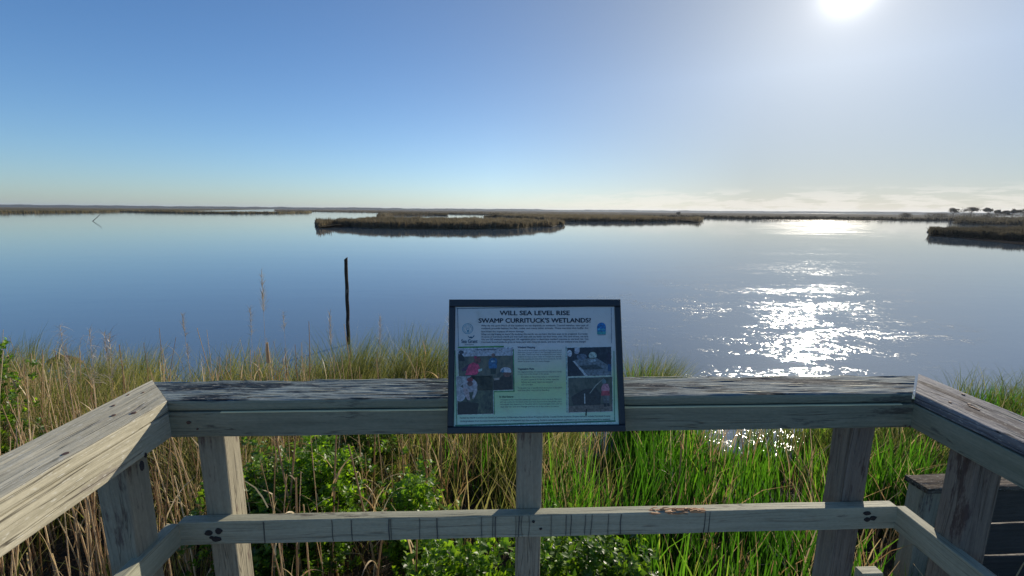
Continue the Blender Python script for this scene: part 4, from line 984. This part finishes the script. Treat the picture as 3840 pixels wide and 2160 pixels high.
def marsh(label, near, far, m, h=1.35, zfar=None, tuft=1.0, rows=5, tsc=1., top_tufts=0, name='marsh_island'):
    """near: pixel survey of the waterline; far: survey of the back rim seen at grass height"""
    zf = h if zfar is None else zfar
    A = [ground(*p) for p in near]; Bk = [ground(p[0], p[1], zf) for p in far]
    for q in Bk: q.z = 0
    # subdivide the near edge with wiggles
    E = []
    for a, c in zip(A, A[1:]):
        ln = (c-a).length; dist_ = ((a+c)/2-CC).length; k = max(1, min(60, int(ln/(.9*tsc*max(1, dist_/90)))))
        nrm = Vector((-(c-a).y, (c-a).x, 0)).normalized()
        for i in range(k):
            q = a.lerp(c, i/k); E.append(q+nrm*noise.noise(q*.25)*min(1.6, .9*tsc))
    E.append(A[-1])
    poly = E+list(reversed(Bk))
    org = sum((Vector(q) for q in E), Vector())/len(E); org.z = 0
    bm2 = bmesh.new()
    # low root slab (mud) with a grassy mass on top, sides sloping in
    cen = sum((Vector(q) for q in poly), Vector())/len(poly)
    lo = [bm2.verts.new(Vector((q.x, q.y, -.5))-org) for q in poly]
    def inset(q, d): 
        v = Vector((cen.x-q.x, cen.y-q.y, 0)); return q+v.normalized()*min(d, v.length*.3)
    mid_ = [bm2.verts.new(Vector((q.x, q.y, .12))-org) for q in poly]
    Bd = []
    for a, c in zip(Bk, Bk[1:]): Bd += [a.lerp(c, k_/12) for k_ in range(12)]
    Bd.append(Bk[-1]); BA = np.array([[q.x, q.y] for q in Bd]); EA = np.array([[q.x, q.y] for q in E]); ends = np.array([[E[0].x, E[0].y], [E[-1].x, E[-1].y]])
    def taper(x, y): return max(.3, min(1., (np.hypot(ends[:, 0]-x, ends[:, 1]-y).min()+1.2)/9.)**.6)
    hi = [bm2.verts.new(Vector((*inset(q, 2.6*tsc).xy, h*taper(q.x, q.y)**2*(.36+.15*noise.noise(q*.6))))-org) for q in poly]
    n = len(poly)
    for i in range(n):
        j = (i+1) % n; bm2.faces.new((lo[i], lo[j], mid_[j], mid_[i])); bm2.faces.new((mid_[i], mid_[j], hi[j], hi[i]))
    f = bm2.faces.new(hi); bmesh.ops.triangulate(bm2, faces=[f])
    root = bmobj(name, bm2, m, None, Matrix.Translation(org))
    tag(root, label, 'marsh', kind=None)
    # grass tufts on the rim and (for near ones) over the top
    pts = []
    for a, c in zip(E, E[1:]):
        ln = (c-a).length; dist_ = ((a+c)/2-CC).length; sp = .16*max(1, dist_/70)/tuft; k = max(1, int(ln/sp))
        for i in range(k):
            for r_ in range(rows):
                q = a.lerp(c, (i+random.random())/k); inw = Vector((cen.x-q.x, cen.y-q.y, 0)).normalized()*(.0+.5*r_*tsc+random.uniform(0, .6))
                pts.append(q+inw)
    if top_tufts:
        from mathutils.geometry import intersect_point_tri_2d
        bb = [min(q.x for q in poly), max(q.x for q in poly), min(q.y for q in poly), max(q.y for q in poly)]
        pl = [(q.x, q.y) for q in poly]
        def inside(x, y):
            r_ = False; j = len(pl)-1
            for i in range(len(pl)):
                if (pl[i][1] > y) != (pl[j][1] > y) and x < (pl[j][0]-pl[i][0])*(y-pl[i][1])/(pl[j][1]-pl[i][1])+pl[i][0]: r_ = not r_
                j = i
            return r_
        c_ = 0; tries = 0
        while c_ < top_tufts and tries < top_tufts*12:
            tries += 1; x = random.uniform(bb[0], bb[1]); y = random.uniform(bb[2], bb[3])
            if inside(x, y): pts.append(Vector((x, y, .3))); c_ += 1
    P = np.array([[q.x, q.y, q.z if q.z > .2 else 0.05] for q in pts]); P = np.repeat(P, 4, 0); n = len(P)
    dc = np.hypot(P[:, 0]-CC.x, P[:, 1]-CC.y); s_ = np.maximum(1, dc/90)
    P[:, 0] += rng.normal(0, .12, n)*s_; P[:, 1] += rng.normal(0, .12, n)*s_
    cl = np.array([noise.noise(Vector((a*.55, c*.55, 4)))*1.2 for a, c in P[:, :2]])
    H = h*(rng.uniform(.62, 1.08, n)+.38*cl)*np.array([taper(a, c) for a, c in P[:, :2]])
    V, F, T = blades(P, H-P[:, 2]*.8, rng.uniform(.05, .14, n)*s_, rng.uniform(0, .3, n), rng.uniform(0, .9, n), rng.uniform(0, 6.28, n), seg=3)
    mesh_np('marsh_grass', V, F, m, T, root)
    return root
marsh('long olive marsh flat at the far left horizon', [(-160, 541), (0, 537), (120, 536), (250, 534.5), (330, 532.5), (460, 531.3)], [(-160, 518.8), (300, 521.2), (700, 524.8)], MM['olive'], rows=3)
marsh('olive marsh strip ending in a point left of the island', [(300, 533), (380, 535), (480, 536.6), (600, 537.6), (700, 537.2), (770, 536.2), (783, 534.3)], [(300, 526.5), (560, 529), (760, 531.3)], MM['olive'], rows=3)
marsh('thin distant brown marsh behind the left channel', [(690, 531.6), (800, 532.7), (900, 534.2), (960, 535.2), (1030, 535.8), (1130, 536.6), (1300, 537.2)], [(690, 524.3), (1000, 527.2), (1400, 530.4)], MM['brown'], rows=1)
marsh('nearest grassy island in the middle of the water', [(791, 565), (815, 566.5), (850, 568.7), (928, 574.5), (1045, 576.5), (1162, 577.6), (1279, 576.5), (1338, 572.6), (1375, 570), (1413, 566), (1412, 564)],
      [(800, 553), (850, 549), (930, 546.3), (960, 545.6), (1120, 546.4), (1300, 548), (1390, 553)], MM['brown'], h=1.3, top_tufts=11000, tuft=1.2)
marsh('brown marsh tongue behind the left of the island', [(950, 547), (962, 543.5), (1000, 541), (1125, 540.5)], [(990, 535.8), (1100, 535.4), (1125, 536)], MM['brown'], top_tufts=600)
marsh('middle brown marsh running right from behind the island', [(1215, 545.5), (1260, 546.5), (1412, 557.5), (1590, 558.5), (1670, 557.5), (1765, 554.5), (1763, 552.8)],
      [(1225, 538.5), (1400, 539), (1600, 541), (1760, 548)], MM['brown'], h=1.3, top_tufts=9000)
marsh('brown marsh band beyond the middle pond', [(1110, 538.6), (1225, 540), (1320, 542), (1500, 544), (1600, 545)], [(1100, 528.8), (1350, 530.9), (1620, 533.1)], MM['brown'], rows=3)
marsh('wide dark marsh across the right middle distance', [(1560, 546), (1660, 547.3), (1760, 547.8), (1905, 551.8), (2067, 551.6), (2228, 553.6), (2395, 555.5), (2470, 556)], [(1560, 532.5), (2000, 536.2), (2500, 540.4)], MM['dark'], rows=3, h=1.5)
marsh('dark marsh bank under the pine trees at far right', [(2393, 562), (2440, 564.5), (2535, 566.5), (2700, 570)], [(2400, 545), (2500, 545.5), (2720, 547)], MM['dark'], rows=3, h=1.7, top_tufts=1500)
marsh('nearest dark marsh point at the right edge', [(2339, 583.5), (2345, 588), (2357, 592.5), (2390, 597), (2487, 602.5), (2576, 608), (2720, 616)], [(2343, 575), (2370, 571.5), (2450, 569.5), (2576, 571.5), (2730, 574)], MM['dark'], h=1.05, top_tufts=8000, tuft=1.2)
# low mud flat before the right point
bm2 = bmesh.new(); pf = [ground(*p) for p in [(2400, 598), (2440, 603), (2500, 609), (2576, 617), (2740, 632), (2740, 617), (2576, 607.5), (2487, 602)]]
r0 = [bm2.verts.new((q.x, q.y, -.1)) for q in pf]; r1 = [bm2.verts.new((q.x, q.y, .03)) for q in pf]
for i in range(len(pf)): bm2.faces.new((r0[i], r0[(i+1) % len(pf)], r1[(i+1) % len(pf)], r1[i]))
bm2.faces.new(r1); tag(bmobj('mud_flat', bm2, plain('dark_wet_mud', (.03, .028, .026), 1., 0.)), 'wet mud edge in front of the right marsh point', 'mud', kind='structure')

# far wooded shore along the horizon: one irregular belt with depth
bm2 = bmesh.new(); prev = None; k = 520
for i in range(k+1):
    a = R(-66+128*i/k)+CP['yaw']; rr_ = 3000+250*math.sin(a*5)
    hh_ = 7+5*noise.noise(Vector((a*9, 1, 0)))+3.0*noise.noise(Vector((a*45, 5, 0)))+1.4*noise.noise(Vector((a*190, 5, 0)))
    hh_ = max(3, hh_+4.5)
    c = [Vector((math.sin(a)*q, math.cos(a)*q, z)) for q, z in ((rr_, -1), (rr_, hh_*.8), (rr_+60, hh_), (rr_+260, hh_*.95), (rr_+300, -1))]
    ring = [bm2.verts.new(q) for q in c]
    if prev:
        for j in range(4): bm2.faces.new((prev[j], ring[j], ring[j+1], prev[j+1]))
    prev = ring
tag(bmobj('far_woods', bm2, MM['woods']), 'low bluish wooded shore along the whole horizon', 'woods', kind='stuff')

# pines at far right
def pine(px, pytop, wpx, label, flatk=.5, sd=0, dist_=420, hedge=False):
    rr = np.random.default_rng(300+sd); d = ray(px, 545); hz = Vector((d.x, d.y, 0)).normalized(); q = CC+hz*dist_; q.z = 0
    dt_ = ray(px, pytop); zt_ = CC.z+dt_.z/math.hypot(dt_.x, dt_.y)*dist_; s_ = dist_/1104*1.15; wd = wpx*s_
    root = empty('pine_tree' if not hedge else 'thicket', (q.x, q.y, 0)); tag(root, label, 'tree' if not hedge else 'bush', 'pine trees on the far right bank' if not hedge else None)
    if not hedge:
        V, F, T = tubes(np.array([[q.x, q.y, 0.]]), np.array([[0, 0, 1.]]), np.array([zt_*.92]), np.array([.22]), np.array([0.]), bend=np.array([.03]), az=np.array([sd*2.]), seg=6, k=7)
        nb = 9; az_ = rr.uniform(0, 6.28, nb); dirs = np.stack([np.cos(az_)*.8, np.sin(az_)*.8, np.full(nb, .6)], -1); dirs /= np.linalg.norm(dirs, axis=1)[:, None]
        V2, F2, T2 = tubes(np.stack([np.full(nb, q.x), np.full(nb, q.y), zt_*rr.uniform(.45, .75, nb)], -1), dirs, np.full(nb, wd*.45), np.full(nb, .09), np.zeros(nb), seg=3)
        V, F, T = join([(V, F, T), (V2, F2, T2)]); mesh_np('trunk', V, F, G['twig'], T, root)
    m3 = 1500; a = rr.uniform(0, 6.28, m3); ncl = 10; cl = np.stack([rr.normal(0, wd*.15, ncl), rr.normal(0, wd*.15, ncl), rr.uniform(-.9, .35, ncl)*zt_*.24], -1)
    r0_ = np.hypot(cl[:, 0], cl[:, 1]); cl[:, 2] -= (r0_/(wd*.5))**2*zt_*.2
    idc = rr.integers(0, ncl, m3); cr_ = np.stack([cl[idc, 0], cl[idc, 1], cl[idc, 2]], -1)+rr.normal(0, 1, (m3, 3))*np.array([wd*.08, wd*.08, zt_*.05])
    zc_ = zt_*1.0 if not hedge else zt_*.42
    if hedge: cr_[:, 2] = rr.uniform(-.5, .45, m3)*zt_*(.75+.25*np.sin(cr_[:, 0]*.9+sd))
    P = cr_+np.array([q.x, q.y, zc_])
    V, F, T = blades(P, rr.uniform(.25, .6, m3), rr.uniform(.15, .35, m3), rr.uniform(0, 1.4, m3), rr.uniform(0, .8, m3), rr.uniform(0, 6.28, m3), seg=2); mesh_np('crown', V, F, MM['dark'], T, root)
for i, (px, pt, wp, lb) in enumerate([(2397, 527.5, 20, 'round pine leftmost of the far right trees'), (2442, 525, 30, 'broad flat-topped pine second from left on the far bank'), (2484, 526.5, 15, 'slender pine third from left on the far bank'), (2509, 531, 12, 'short pine between the slender and the rounded ones'),
                                      (2547, 529.5, 16, 'rounded pine near the right edge of the picture'), (2574, 530, 15, 'pine cut by the right edge of the picture'), (2528, 533, 12, 'lowest pine among the far right trees'), (2610, 529, 26, 'pine just beyond the right edge of the picture')]):
    pine(px, pt, wp, lb, sd=i)
for i, (px, pt, wp, lb) in enumerate([(2275, 534.5, 30, 'small dark thicket left of the far pines'), (2350, 533.5, 44, 'low dark thicket at the foot of the leftmost pine'), (2420, 534.0, 60, 'dense thicket under the broad pine'), (2500, 534.5, 70, 'dense thicket under the slender pines'), (2580, 535.0, 80, 'dense thicket at the right end of the far bank'), (1706, 531.5, 10, 'tiny bush cluster on the horizon right of centre')]):
    pine(px, pt, wp, lb, sd=20+i, hedge=True, dist_=440)

# ------------------------------------------------------------------ haze
mh, N = mat('haze_air')
pv = N('ShaderNodeVolumePrincipled', Color=(.80, .88, 1.0, 1), Density=.00013, Anisotropy=.3)
N.out(vol=pv.outputs[0])
bm2 = bmesh.new(); box(bm2, (-6000, -6000, -3.0), (6000, 6000, 26)); tag(bmobj('haze', bm2, mh), 'thin pale haze over the water', 'haze', kind='stuff')
